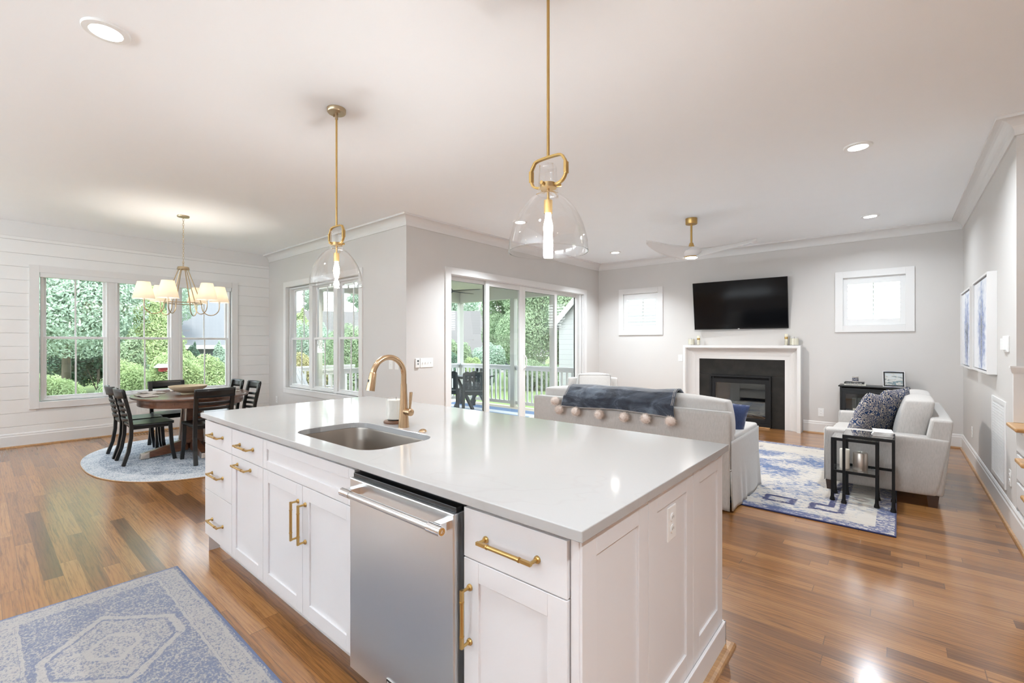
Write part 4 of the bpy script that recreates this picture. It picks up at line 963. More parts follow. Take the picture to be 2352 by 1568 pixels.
m = MB(); m.tube([(sx1+.004, sy0-.006, .33), (sx1+.010, sy0-.012, .17), (sx1+.018, sy0-.016, .02)], .004, 6); m.tube([(sx1+.001, sy0, .345), (sx1+.001, sy0, .335)], .009, 8); m.build('corner_pleat', 'linen', bk, smooth=True)
m = MB(); m.tube([(sx0, sy0-.004, .335), (sx1+.002, sy0-.004, .335), (sx1+.006, sy1, .335)], .0025, 6); m.tube([(sx0+.01, sy0+.004, .802), (sx1-.01, sy0+.004, .802)], .0045, 6); m.build('seam', 'linen', bk, smooth=True)
B(sx0+.02, sx1-.02, sy0+.02, sy1-.02, .10, .30).build('base', 'linen', sf, bevel=.01)
for i in range(2):
    xa = sx0+.205+i*.795; weld(cushion(xa, xa+.79, sy0+.14, sy1+.02, .30, .47, puff=.02).build('seat_cushion', 'linen', sf), .025)
xs = [(-2.965, -2.03), (-2.025, -1.085)]
for (xa, xb) in xs:
    T = lambda x, y, z: (x, y-(z-.47)*.10, z); weld(cushion(xa, xb, sy0+.13, sy0+.30, .47, .885, T=T, puff=.035, n=12).build('back_cushion', 'cream_f', sf), .03)
# throw
th = thing('throw_blanket', 'slate blue velvet throw with fur pompoms draped over the sofa back', 'blanket', (-2.06, 3.93, .7))
def thr(u, v_):
    w0 = -2.655 + .03*math.sin(v_*5); w1 = -1.475 - .06*v_
    x = w0+(w1-w0)*u
    path = [(sy0-.030, .715), (sy0-.034, .76), (sy0-.022, .82), (sy0+.015, .865), (sy0+.06, .905), (sy0+.13, .925), (sy0+.22, .92), (sy0+.30, .885), (sy0+.345, .82), (sy0+.35, .70), (sy0+.36, .60)]
    t_ = v_*(len(path)-1); i = min(int(t_), len(path)-2); f_ = t_-i; y = path[i][0]*(1-f_)+path[i+1][0]*f_; z = path[i][1]*(1-f_)+path[i+1][1]*f_
    nz = mnoise.noise(Vector((x*3.2, v_*3, 0))); n2 = mnoise.noise(Vector((x*9, v_*5, 4)))
    y += .010*nz*(1-v_)-.004+.012*n2*(v_ < .4); z += .022*nz*(.15+v_)+.01*math.sin(x*5.5)*(1-v_) + .012*(u > .8)*(u-.8)*5*(v_ > .3)
    return (x, y-.006, z+.012)
MB().grid(thr, 90, 50).build('blanket', 'throw', th, smooth=True, solid=.014)
m = MB()
for w_ in (.012, .03):
    m.tube([Vector(thr(u/60, .0+w_*.6))+Vector((0, -.009, 0)) for u in range(61)], .0018, 5)
    m.tube([Vector(thr(1-w_*.6, v_/40))+Vector((.0, -.003, .008)) for v_ in range(31)], .0018, 5)
    m.tube([Vector(thr(w_*.6, v_/40))+Vector((.0, -.003, .008)) for v_ in range(31)], .0018, 5)
m.build('hem_stitching', 'tweed', th, smooth=True)
def pompom(x, y, z, r):
    vs = []; fs = []
    for i in range(3500):
        d = Vector(rng.normal(size=3)); d.normalize(); s_ = r*random.uniform(.7, 1.0); o_ = Vector(rng.normal(size=3))*r*.13; t_ = d.cross(Vector(rng.normal(size=3))).normalized()*r*.035
        b_ = len(vs); c_ = Vector((x, y, z)); vs += [c_+d*r*.2+t_, c_+d*r*.2-t_, c_+d*s_+o_]; fs.append((b_, b_+1, b_+2))
    m = MB(); m.add(vs, fs); m.lathe([(r*.74*math.sin(a_), -r*.74*math.cos(a_)) for a_ in [i*PI/10 for i in range(11)]], (x, y, z), 16); return m.build('pompom', 'pom', th)
for x, z in ((-2.715, .765), (-2.665, .682), (-2.465, .680), (-2.20, .678), (-1.94, .680), (-1.73, .688), (-1.505, .690)): pompom(x, 3.888, z+.004, .052)
def pillow(name, label, mat, w_, h_, t_, mtx, grp=None):
    o = thing(name, label, 'pillow', tuple(mtx.translation), grp)
    m = MB(); m.T = lambda *p: tuple(mtx @ Vector(p))
    for sg in (-1, 1):
        def fn(u, v_):
            a, b = 2*u-1, 2*v_-1; e = (1-abs(a)**3.2)*(1-abs(b)**3.2); pin = 1-.07*(1-abs(b)**2)*abs(a)**2; pin2 = 1-.07*(1-abs(a)**2)*abs(b)**2
            return (a*w_/2*pin, sg*t_/2*max(e, 0)**.55 + .004*mnoise.noise(Vector((a*3, b*3, sg))), b*h_/2*pin2)
        m.grid(fn, 22, 22)
    pl = m.build('pillow_cover', mat, o, smooth=True)
    bm = bmesh.new(); bm.from_mesh(pl.data); bmesh.ops.remove_doubles(bm, verts=bm.verts, dist=.001); bmesh.ops.recalc_face_normals(bm, faces=bm.faces); bm.to_mesh(pl.data); bm.free(); return o
E3 = lambda x, y, z, rx, ry, rz: Matrix.Translation((x, y, z)) @ Matrix.Rotation(math.radians(rz), 4, 'Z') @ Matrix.Rotation(math.radians(ry), 4, 'Y') @ Matrix.Rotation(math.radians(rx), 4, 'X')
pillow('throw_pillow', 'navy blue pillow peeking out beside the slipcovered sofa arm', 'blue_f', .40, .40, .13, E3(-1.225, 4.39, .650, -12, 9, 12))

# loveseat on the right
lx0, lx1, ly0, ly1 = -.53, .33, 5.13, 6.68
lv_ = thing('loveseat', 'pale grey tweed loveseat with wedge back cushions against the right wall side', 'sofa', (-.1, 5.9, 0))
def arm_T(x, y, z): return (x - (.085*(.58-z)/.5 if x > .0 else 0), y, z)
for ya in (ly0, ly1-.17):
    a_ = weld(cushion(lx0, lx1, ya, ya+.17, .095, .578, T=arm_T, puff=.005).build('arm', 'tweed', lv_), .014)
    m = MB(); yy = ya-.002 if ya == ly0 else ya+.172
    piping(m, [(lx0+.004, ya+.006, .10), (lx0+.004, ya+.006, .572), (lx0+.004, ya+.164, .572), (lx0+.004, ya+.164, .10)], .004); m.build('piping', 'tweed', a_, smooth=True)
T = lambda x, y, z: (x + .10*(z-.58), y, z)
m = MB(); m.hexa([(.10, ly0+.012, .10), (.285, ly0+.012, .10), (.285, ly1-.012, .10), (.10, ly1-.012, .10)], [(.21, ly0+.012, .735), (.345, ly0+.012, .735), (.345, ly1-.012, .735), (.21, ly1-.012, .735)])
m.build('backrest', 'tweed', lv_, bevel=.02, seg=3, smooth='auto')
B(lx0+.02, .2, ly0+.17, ly1-.17, .12, .30).build('base', 'tweed', lv_, bevel=.008)
for i in range(1):
    weld(cushion(lx0-.015, .16, ly0+.175, ly1-.175, .30, .46, puff=.025).build('seat_cushion', 'tweed', lv_), .02)
for ya, yb in ((ly0+.16, 5.90), (5.91, ly1-.17)):
    T = lambda x, y, z: (x+(z-.46)*.22, y, z)
    weld(cushion(-.045, .155, ya, yb, .46, .87, T=T, puff=.022, n=12).build('back_cushion', 'tweed', lv_), .02)
for (x, y) in ((lx0+.05, ly0+.05), (.22, ly0+.05), (lx0+.05, ly1-.05), (.22, ly1-.05)):
    MB().hexa([(x-.028, y-.028, .0005), (x+.028, y-.028, .0005), (x+.028, y+.028, .0005), (x-.028, y+.028, .0005)], [(x-.038, y-.038, .10), (x+.038, y-.038, .10), (x+.038, y+.038, .10), (x-.038, y+.038, .10)]).build('leg', 'darkwood', lv_)
pillow('throw_pillow', 'navy and cream paisley pillow in front, leaning on the loveseat cushion', 'paisley', .50, .50, .17, E3(-.195, 5.50, .665, 0, 0, 64) @ Matrix.Rotation(math.radians(20), 4, 'X') @ Matrix.Rotation(math.radians(6), 4, 'Y'), 'paisley pillows on the loveseat')
pillow('throw_pillow', 'navy and cream paisley pillow behind the front one on the loveseat', 'paisley', .50, .50, .16, E3(-.075, 5.70, .705, 0, 0, 70) @ Matrix.Rotation(math.radians(18), 4, 'X'), 'paisley pillows on the loveseat')

# armchair beyond the sofa
ac = thing('armchair', 'cream armchair with piped back cushion beyond the sofa', 'armchair', (0, 0, 0))
for xa in (-.40, .26): weld(cushion(xa, xa+.14, -.42, .36, .08, .58, puff=.006).build('arm', 'linen', ac), .02)
weld(cushion(-.40, .40, .28, .42, .08, .80, puff=.008).build('backrest', 'linen', ac), .02)
weld(cushion(-.255, .255, -.42, .27, .28, .46, puff=.02).build('seat_cushion', 'linen', ac), .02)
B(-.39, .39, -.40, .40, .08, .28).build('base', 'linen', ac)
bc = weld(cushion(-.25, .25, .10, .27, .46, .86, puff=.03).build('back_cushion', 'cream_f', ac), .015)
for yy in (.10, .27):
    m = MB(); piping(m, [(-.25, yy, .47), (-.25, yy, .86), (.25, yy, .86), (.25, yy, .47)], .006); m.build('piping', 'tweed', bc, smooth=True)
for x in (-.35, .35):
    for y in (-.37, .37): B(x-.025, x+.025, y-.025, y+.025, 0, .08).build('leg', 'darkwood', ac)
ac.location = (-3.58, 6.22, .012); ac.rotation_euler = (0, 0, math.radians(38))

# nesting tables
def iron_table(root, x0, x1, y0, y1, z1, zs, full=True):
    w_ = .010; ft = .013
    for (x, y) in ((x0, y0), (x1, y0), (x0, y1), (x1, y1)):
        m = MB(); m.box(x-w_, x+w_, y-w_, y+w_, .09, z1-.02); m.lathe([(0, .0), (.020, .0), (.019, .012), (.013, .035), (.011, .09), (0, .10)], (x, y, ft), 12); m.build('leg', 'iron', root, smooth='auto')
    m = MB(); h_ = .009
    m.box(x0-w_, x1+w_, y0-w_, y0+w_, z1-.022, z1); m.box(x0-w_, x1+w_, y1-w_, y1+w_, z1-.022, z1); m.box(x0-w_, x0+w_, y0, y1, z1-.022, z1); m.box(x1-w_, x1+w_, y0, y1, z1-.022, z1)
    m.build('top_frame', 'iron', root, bevel=.001)
    B(x0-w_+.004, x1+w_-.004, y0-w_+.004, y1+w_-.004, z1-.003, z1+.004).build('glass_top', 'tableglass', root)
    m = MB(); m.box(x0, x1, y0-h_, y0+h_, zs-.02, zs) if full else None; m.box(x0, x1, y1-h_, y1+h_, zs-.02, zs); m.box(x1-h_, x1+h_, y0, y1, zs-.02, zs); m.box(x0-h_, x0+h_, y0, y1, zs-.02, zs) if full else None
    m.build('stretcher', 'iron', root)
nt1 = thing('nesting_table', 'larger black iron side table with glass top holding folded papers', 'side table', (-.19, 4.92, .01), 'nesting side tables')
iron_table(nt1, -.352, -.030, 4.765, 5.065, .592, .292, False)
nt2 = thing('nesting_table', 'smaller black iron side table tucked under the larger, with candles on its shelf', 'side table', (-.29, 4.93, .01), 'nesting side tables')
iron_table(nt2, -.436, -.135, 4.805, 5.040, .553, .278, True)
B(-.430, -.141, 4.812, 5.034, .276, .281).build('glass_shelf', 'tableglass', nt2)
c = candle('pillar_candle', 'tall white pillar candle on the glass shelf of the side table', -.357, 4.905, .2815, .036, .165, 'wax', jar=False, wick=False)
MB().cyl((-.357, 4.905, .435), (-.356, 4.905, .455), .0015, n=6).build('wick', 'gap', c)
c = thing('pillar_candle', 'shorter wide silver pillar candle beside the white one on the shelf', 'candle', (-.250, 4.93, .2815))
MB().lathe([(0, 0), (.052, 0), (.053, .003), (.053, .142), (.050, .146), (.044, .141), (0, .137)], (-.250, 4.93, .2815), 36).build('wax', 'silver', c, smooth='auto')
MB().cyl((-.250, 4.93, .415), (-.249, 4.93, .436), .0015, n=6).build('wick', 'gap', c)
st_ = thing('paper_stack', 'stack of folded white papers on the glass side table', 'papers', (-.10, 4.93, .5965))
for i in range(7):
    mt = Matrix.Translation((-.10, 4.93, .5970+i*.0055)) @ Matrix.Rotation(random.uniform(-.09, .09), 4, 'Z'); m = MB(); m.T = lambda *p: tuple(mt @ Vector(p))
    m.grid(lambda u, v_: ((u-.5)*.13, (v_-.5)*.20, .0022+.0012*math.sin(u*7+i)*math.sin(v_*6)), 8, 8); m.build('folded_sheet', 'magazine', st_, smooth=True, solid=.0035)

# console cabinet with its things
cb = thing('console_cabinet', 'black cabinet with glass doors against the far wall behind the loveseat', 'cabinet', (-.26, 8.1, 0))
a, b = -.635, .105
m = MB(); m.box(a, b, 7.965, 7.985, .70, .752); m.box(a, a+.02, 7.96, 8.262, 0, .752); m.box(b-.02, b, 7.96, 8.262, 0, .752); m.box(a, b, 8.25, 8.262, .05, .752); m.box(a, b, 7.97, 8.26, .05, .07); m.box(a+.02, b-.02, 8.0, 8.25, .38, .40); m.box(a, b, 7.965, 8.26, .735, .752); m.build('carcass', 'black', cb, bevel=.002)
B(a-.018, b+.018, 7.945, 8.268, .752, .772).build('top', 'black', cb, bevel=.005)
for xa, xb in ((a+.022, (a+b)/2-.001), ((a+b)/2+.001, b-.022)):
    m = MB(); m.T = lambda u, d, z: (u, 7.958+d, z); m.frame(xa, xb, .08, .70, 0, .018, .045, .05); d = m.build('door', 'black', cb, bevel=.002)
    B(xa+.04, xb-.04, 7.965, 7.968, .12, .66).build('door_glass', 'tableglass', d)
    m = MB(); xm = (xa+xb)/2; m.box(xm-.005, xm+.005, 7.957, 7.966, .12, .66); m.build('glazing_bar', 'black', d)
for xa in (-.50, -.34):
    bk2 = thing('storage_box', 'dark boxed set inside the console behind the ' + ('left' if xa < -.45 else 'right') + ' glass half', 'box', (xa+.07, 8.1, .4)); B(xa, xa+.13, 8.02, 8.20, .4005, .60).build('box_body', 'slatepoly', bk2, bevel=.004); B(xa+.01, xa+.12, 8.0185, 8.0195, .42, .45).build('box_label', 'paper', bk2)
def book(x, y, z, w_, d_, h_, cov, label, rz=0, title=None, tcol='letter'):
    o = thing('book', label, 'book', (x, y, z), 'books on the console cabinet'); mt = Matrix.Translation((x, y, z)) @ Matrix.Rotation(rz, 4, 'Z')
    m = MB(); m.T = lambda *p: tuple(mt @ Vector(p)); m.box(-w_/2, w_/2, -d_/2, d_/2, 0, .003); m.box(-w_/2, w_/2, -d_/2, d_/2, h_-.003, h_); m.box(-w_/2, w_/2, -d_/2, -d_/2+.003, 0, h_); c_ = m.build('cover', cov, o, bevel=.0008)
    m = MB(); m.T = lambda *p: tuple(mt @ Vector(p)); m.box(-w_/2+.003, w_/2-.003, -d_/2+.003, d_/2-.003, .003, h_-.003); m.build('pages', 'paper', o)
    if title:
        m = MB(); m.T = lambda *p: tuple(mt @ Vector(p)); xx = -w_/2+.02
        while xx < w_/2-.03:
            L_ = random.uniform(.004, .009); m.box(xx, xx+L_, -d_/2-.0006, -d_/2, h_*.35, h_*.62); xx += L_+random.choice([.002, .002, .008])
        m.build('spine_lettering', tcol, c_)
book(-.465, 8.09, .7725, .245, .19, .022, 'paper', 'white book at the bottom of the pair on the black cabinet', 0, True, 'slatepoly')
book(-.475, 8.09, .7947, .225, .17, .022, 'gap', 'black book on top of the white one on the cabinet', 0, True)
c = thing('candle_jar', 'small glass candle with a dark patterned label on the two books', 'candle', (-.465, 8.09, .817))
MB().lathe([(0, 0), (.036, 0), (.036, .072), (.034, .072), (.034, .004)], (-.465, 8.09, .8170)).build('glass_jar', 'lampglass', c, smooth='auto')
MB().lathe([(0, .004), (.0335, .004), (.0335, .050), (0, .050)], (-.465, 8.09, .8170)).build('wax', 'wax', c, smooth='auto')
MB().lathe([(.0365, .014), (.0366, .015), (.0366, .055), (.0365, .056)], (-.465, 8.09, .8170)).build('label_band', 'paisley', c, smooth='auto')
MB().lathe([(.0365, .066), (.037, .067), (.037, .074), (.0365, .075), (0, .075)], (-.465, 8.09, .8170)).build('rim_lid', 'silver', c, smooth='auto')
pf = thing('picture_frame', 'silver and black framed seascape picture standing on the console', 'picture frame', (-.04, 8.06, .7725))
mt = Matrix.Translation((-.045, 8.05, .7728)) @ Matrix.Rotation(.16, 4, 'Z') @ Matrix.Rotation(-.14, 4, 'X')
def TP(*p): return tuple(mt @ Vector(p))
m = MB(); m.T = TP; m.frame(-.118, .118, 0, .215, -.008, .008, .009, .009); m.build('frame_edge', 'chrome', pf, bevel=.001)
m = MB(); m.T = TP; m.frame(-.109, .109, .009, .206, -.006, .006, .014, .014); m.box(-.11, .11, .004, .009, .005, .21); m.build('frame_inner', 'black', pf)
m = MB(); m.T = TP; m.box(-.098, .098, .0, .003, .02, .195); m.build('picture', 'sea', pf)
m = MB(); m.T = TP; m.hexa([(-.03, .009, .15), (.03, .009, .15), (.03, .012, .15), (-.03, .012, .15)], [(-.03, .009, .152), (.03, .009, .152), (.03, .012, .152), (-.03, .012, .152)]); m.box(-.03, .03, .012, .07, -.0, .012) if False else None; m.tube([(0, .012, .15), (0, .085, .018)], .004, 6); m.build('easel_strut', 'black', pf)

# rugs
def slab(name, mat, x0, x1, y0, y1, h, label):
    o = B(x0, x1, y0, y1, .0006, h).build(name, mat, bevel=.003); return tag(o, label, 'rug')
slab('living_rug', 'rug_l', -3.21, -.01, 4.185, 7.09, .011, 'distressed blue and cream area rug in the living area')
slab('kitchen_runner', 'rug_k', -3.36, -1.0, .005, .795, .010, 'faded blue runner rug with hexagon medallion beside the island')
pts = []
for i in range(96):
    a = i*2*PI/96; ca, sa = math.cos(a), math.sin(a); p_ = 2.35
    pts.append((-6.73+1.36*math.copysign(abs(ca)**(2/p_), ca), 1.745+1.0*math.copysign(abs(sa)**(2/p_), sa)))
o = MB().prism(pts, .002, .011).build('dining_rug', 'rug_d'); tag(o, 'oval grey and white rug under the dining table', 'rug')
m = MB(); m.tube([(x, y, .0055) for x, y in pts], .0055, 8, closed=True); m.build('bound_edge', 'oak', o, smooth=True)

# ---------------- dining set ----------------
tx, ty, tz = -6.75, 1.75, .742
dt = thing('dining_table', 'oval cherry wood pedestal dining table with silver-capped feet', 'table', (tx, ty, .011))
def ell(rx, ry, n=72): return [(tx+rx*math.cos(i*2*PI/n), ty+ry*math.sin(i*2*PI/n)) for i in range(n)]
MB().prism(ell(.72, .60), tz-.026, tz).build('tabletop', 'walnut', dt, bevel=.008, seg=3)
MB().prism(ell(.655, .535), tz-.115, tz-.026).build('apron', 'walnut', dt, bevel=.003)
m = MB(); m.hexa([(tx-.10, ty-.10, .14), (tx+.10, ty-.10, .14), (tx+.10, ty+.10, .14), (tx-.10, ty+.10, .14)], [(tx-.075, ty-.075, tz-.115), (tx+.075, ty-.075, tz-.115), (tx+.075, ty+.075, tz-.115), (tx-.075, ty+.075, tz-.115)]); m.build('pedestal', 'walnut', dt, bevel=.006)
m = MB()
for sx_, sy_ in ((-1, -1), (1, -1), (1, 1), (-1, 1)): m.tube([(tx+sx_*.108, ty+sy_*.108, .16), (tx+sx_*.082, ty+sy_*.082, tz-.116)], .011, 10); m.lathe([(0, -.02), (.016, -.018), (.019, 0), (.016, .018), (0, .02)], (tx+sx_*.108, ty+sy_*.108, .15), 12)
m.build('pedestal_rods', 'silver', dt, smooth='auto')
for a in (-PI/2, 0, PI/2, PI):
    ca, sa = math.cos(a), math.sin(a); L_ = .50
    def Q(r, l, z): return (tx+r*ca-l*sa, ty+r*sa+l*ca, z)
    m = MB(); m.hexa([Q(.05, -.04, .05), Q(L_, -.04, .016), Q(L_, .04, .016), Q(.05, .04, .05)], [Q(.05, -.04, .19), Q(L_, -.035, .075), Q(L_, .035, .075), Q(.05, .04, .19)]); ft = m.build('foot', 'walnut', dt, bevel=.006)
    m = MB(); m.hexa([Q(L_-.07, -.043, .012), Q(L_+.02, -.043, .012), Q(L_+.02, .043, .012), Q(L_-.07, .043, .012)], [Q(L_-.07, -.040, .090), Q(L_+.01, -.036, .075), Q(L_+.01, .036, .075), Q(L_-.07, .040, .090)]); m.build('foot_cap', 'silver', ft, bevel=.008)
# ladder-back chair, facing +y
dc = thing('dining_chair', 'x', 'chair', (0, 0, 0))
def seat_fn(u, v_):
    a, b = 2*u-1, v_; w_ = .185+.035*b; x = a*w_; 
    yb = -.20+.41*b; r_ = max(0, abs(a)-.7)/.3; y = yb - (.045*r_*r_ if b > .5 else -.02*r_*r_)*(abs(b-.5)*2)
    z = .432 - .012*(1-a*a)*math.sin(PI*min(1, b*1.1))
    return (x, y, z)
m = MB(); m.grid(seat_fn, 20, 16); m.build('seat', 'black', dc, smooth=True, solid=.026, bevel=0)
m = MB(); m.box(-.165, .165, -.17, .165, .385, .42); m.build('seat_apron', 'black', dc, bevel=.004)
for sx_ in (-1, 1):
    m = MB(); pts_ = [(sx_*.19, .165, .42), (sx_*.192, .170, .30), (sx_*.196, .180, .15), (sx_*.205, .205, .0)]
    m.tube(pts_, .02, sq=(.018, .018)); m.build('leg', 'black', dc, bevel=.003)
    pts_ = [(sx_*.180, -.262, .835), (sx_*.180, -.238, .72), (sx_*.178, -.205, .56), (sx_*.178, -.188, .42), (sx_*.180, -.192, .30), (sx_*.184, -.215, .15), (sx_*.190, -.262, .0)]
    m = MB(); m.tube(pts_, .02, sq=(.020, .017)); m.build('leg', 'black', dc, bevel=.003)
def slat(z0, z1, yb, dip=.032, w_=.168, th=.012, over=0):
    def fn(u, v_):
        a = 2*u-1; return (a*(w_+over), yb - dip*(1-a*a) + (-.02*(v_-.5)*(z1-z0)/.1), z0+(z1-z0)*v_)
    return MB().grid(fn, 14, 3)
slat(.745, .845, -.253, .045, .195, over=.008).build('top_rail', 'black', dc, smooth=True, solid=.020)
for z0, yb in ((.66, -.228), (.60, -.214), (.54, -.203), (.48, -.196)): slat(z0, z0+.032, yb, .040).build('slat', 'black', dc, smooth=True, solid=.013)
chairs = [(-6.70, 1.305, 0, 'black ladder-back dining chair on the near side, right one of the front pair'),
          (-7.20, 1.300, 0, 'black ladder-back dining chair on the near side, left of the front pair'),
          (-6.19, 1.76, 90, 'black ladder-back dining chair at the right end of the table, back toward the island'),
          (-7.36, 1.68, -90, 'black ladder-back dining chair at the window end of the table'),
          (-7.12, 2.13, 180, 'black ladder-back dining chair on the far side, left of the pair'),
          (-6.64, 2.17, 180, 'black ladder-back dining chair on the far side, rightmost of all')]
for i, (x, y, r_, lb) in enumerate(chairs):
    if i == 0: dc.location = (x, y, .0115); dc.rotation_euler = (0, 0, 0); dc['label'] = lb; dc['group'] = 'black ladder-back dining chairs'
    else: dup(dc, (x, y, .0115), math.radians(r_), lb, 'black ladder-back dining chairs')
o = MB().lathe([(0, 0), (.075, 0), (.078, .010), (.07, .016), (.13, .036), (.185, .072), (.203, .100), (.197, .102), (.175, .078), (.12, .044), (0, .026)], (-6.72, 1.70, tz), 48).build('decorative_bowl', 'bowl', smooth='auto'); tag(o, 'wide shallow tan wooden bowl at the centre of the dining table', 'bowl')
pm = [(-7.13, 1.42, 15, 'striped woven placemat at the window end of the table, left of the bowl'), (-6.78, 1.30, 5, 'striped woven placemat nearest the camera on the dining table'), (-6.72, 2.15, 0, 'striped woven placemat on the far side behind the bowl'), (-6.33, 2.02, -20, 'striped woven placemat at the right back edge of the table'), (-7.22, 1.80, 80, 'striped woven placemat before the window-end chair')]
for i, (x, y, r_, lb) in enumerate(pm):
    o = thing('placemat', lb, 'placemat', (0, 0, 0), 'woven placemats on the dining table')
    m = MB(); m.grid(lambda u, v_: ((u-.5)*.30, (v_-.5)*.16, .008+.004*math.sin(u*11+i)*math.cos(v_*7)), 20, 10); m.build('woven_cloth', 'placemat', o, smooth=True, solid=.008)
    m = MB()
    for k_ in range(22):
        for sg in (-1, 1): yy = (k_/21-.5)*.155; m.box(sg*.150-.0 if sg > 0 else -.168, .168 if sg > 0 else -.150, yy-.0015, yy+.0015, .004, .008)
    m.build('fringe', 'paper', o); o.location = (x, y, tz+.0005); o.rotation_euler = (0, 0, math.radians(r_))
# ---------------- porch ----------------
PX, PY, PF = -8.15, 7.65, -.03
struct(B(-9.6, XD-.15, YI+.15, PY+.1, PF-.12, PF).build('floor_porch', 'deck'))
struct(B(-8.45, XD-.15, 4.0, PY+.35, 2.62, 2.75).build('ceiling_porch', 'porchceil'))
m = MB(); m.box(-8.25, XD-.15, PY-.08, PY+.06, 2.34, 2.62); m.box(-8.25, -8.09, 4.0, PY, 2.34, 2.62); m.box(-8.25, XD-.15, 4.0, 4.10, 2.34, 2.62); struct(m.build('trim_5', 'porchpaint', bevel=.004))
m = MB()
for x, y, w_ in ((PX, PY, .055), (-6.45, PY, .06), (-5.42, PY, .04), (PX, 5.8, .05), (PX, 4.07, .06)): m.box(x-w_, x+w_, y-w_, y+w_, PF, 2.34)
struct(m.build('trim_6', 'porchpaint', bevel=.004))
def railing(p0, p1, label, zt=.88, posts=False):
    p0, p1 = Vector(p0), Vector(p1); d = (p1-p0); L_ = d.length; d.normalize(); n_ = Vector((-d.y, d.x)); o = thing('porch_railing', label, 'railing', (p0.x, p0.y, PF), 'white porch railings')
    def seg(a, b, w_, z0, z1, m):
        q0, q1 = p0+d*a, p0+d*b; c_ = [q0-n_*w_, q1-n_*w_, q1+n_*w_, q0+n_*w_]; m.hexa([(c.x, c.y, z0) for c in c_], [(c.x, c.y, z1) for c in c_])
    m = MB(); seg(0, L_, .045, zt-.035, zt, m); seg(0, L_, .02, zt-.10, zt-.035, m); m.build('top_rail', 'railwhite', o); m = MB(); seg(0, L_, .02, PF+.06, PF+.13, m); m.build('bottom_rail', 'railwhite', o)
    k = int(L_/.125)
    for i in range(k):
        m = MB(); a = (i+.5)*L_/k; seg(a-.016, a+.016, .016, PF+.13, zt-.10, m); m.build('baluster', 'railwhite', o)
railing((PX+.06, PY), (-6.52, PY), 'white porch railing section left of the middle post')
railing((-6.38, PY), (XD-.16, PY), 'white porch railing section right of the middle post')
railing((PX, 4.14), (PX, PY-.06), 'white porch railing along the side facing the garden')
railing((-9.5, YI+.25), (-9.5, 5.6), 'white deck railing outside the dining side window')
o = B(-8.0, -5.0, 4.9, 7.35, PF+.0005, PF+.006).build('porch_rug', 'rug_p'); tag(o, 'blue and white striped outdoor rug on the porch floor', 'rug')
# porch dining chairs (slatted, scalloped backs)
pc = thing('porch_chair', 'x', 'outdoor chair', (0, 0, 0))
for sx_ in (-1, 1):
    m = MB(); m.tube([(sx_*.21, .20, .44), (sx_*.21, .20, 0)], .02, sq=(.022, .03)); m.build('leg', 'slatepoly', pc)
    m = MB(); m.tube([(sx_*.20, -.30, .80), (sx_*.205, -.22, .42), (sx_*.21, -.24, 0)], .02, sq=(.024, .028)); m.build('leg', 'slatepoly', pc)
m = MB()
for i in range(5): y = -.18+i*.09; m.box(-.22, .22, y-.038, y+.038, .42, .44)
m.box(-.21, .21, -.22, -.19, .36, .42); m.box(-.21, .21, .19, .21, .36, .42); m.build('seat', 'slatepoly', pc)
m = MB()
for i in range(5):
    x = (i-2)*.078; m.hexa([(x-.026, -.225, .46), (x+.026, -.225, .46), (x+.026, -.210, .46), (x-.026, -.210, .46)], [(x-.026, -.285, .74), (x+.026, -.285, .74), (x+.026, -.270, .74), (x-.026, -.270, .74)])
m.build('back_slats', 'slatepoly', pc)
def tr(u, v_):
    a = 2*u-1; top = .835-.03*abs(a)**2+.012*math.cos(a*9); return (a*.225, -.285-.02*v_, .735+(top-.735)*v_)
MB().grid(tr, 20, 2).build('top_rail', 'slatepoly', pc, solid=.022, smooth=True)
B(-.21, .21, -.232, -.205, .45, .49).build('lower_rail', 'slatepoly', pc)
pcs = [(-6.56, 6.52, -22, 'dark grey slatted porch chair nearest the sliding door glass'), (-7.10, 6.30, -26, 'dark grey slatted porch chair at the left edge of the door opening'), (-7.45, 7.40, 160, 'dark grey slatted porch chair on the far side of the porch table')]
for i, (x, y, r_, lb) in enumerate(pcs):
    if i == 0: pc.location = (x, y, PF+.007); pc.rotation_euler = (0, 0, math.radians(r_+70)); pc['label'] = lb; pc['group'] = 'dark porch chairs'
    else: dup(pc, (x, y, PF+.007), math.radians(r_+(70 if i == 1 else 20)), lb, 'dark porch chairs')
t_ = thing('porch_table', 'dark grey slatted outdoor table on the porch', 'outdoor table', (-7.10, 6.98, PF+.007))
m = MB()
for i in range(9): x = -7.43+i*.083; m.box(x-.038, x+.038, 6.66, 7.30, .635, .66)
m.box(-7.45, -6.75, 6.72, 6.80, .60, .635); m.box(-7.45, -6.75, 7.16, 7.24, .60, .635); m.build('tabletop', 'slatepoly', t_)
for y in (6.76, 7.20):
    for sg in (-1, 1): m = MB(); m.tube([(-7.10+sg*.27, y, PF+.007), (-7.10-sg*.2, y, .60)], .02, sq=(.02, .035)); m.build('leg', 'slatepoly', t_)
f_ = thing('porch_fan', 'dark five-blade ceiling fan under the porch ceiling', 'ceiling fan', (-6.3, 5.6, 2.3))
MB().cyl((-6.3, 5.6, 2.36), (-6.3, 5.6, 2.62), .015).lathe([(0, 2.28), (.08, 2.29), (.10, 2.33), (.07, 2.37), (0, 2.38)], (-6.3, 5.6, 0)).build('motor', 'slatepoly', f_, smooth='auto')
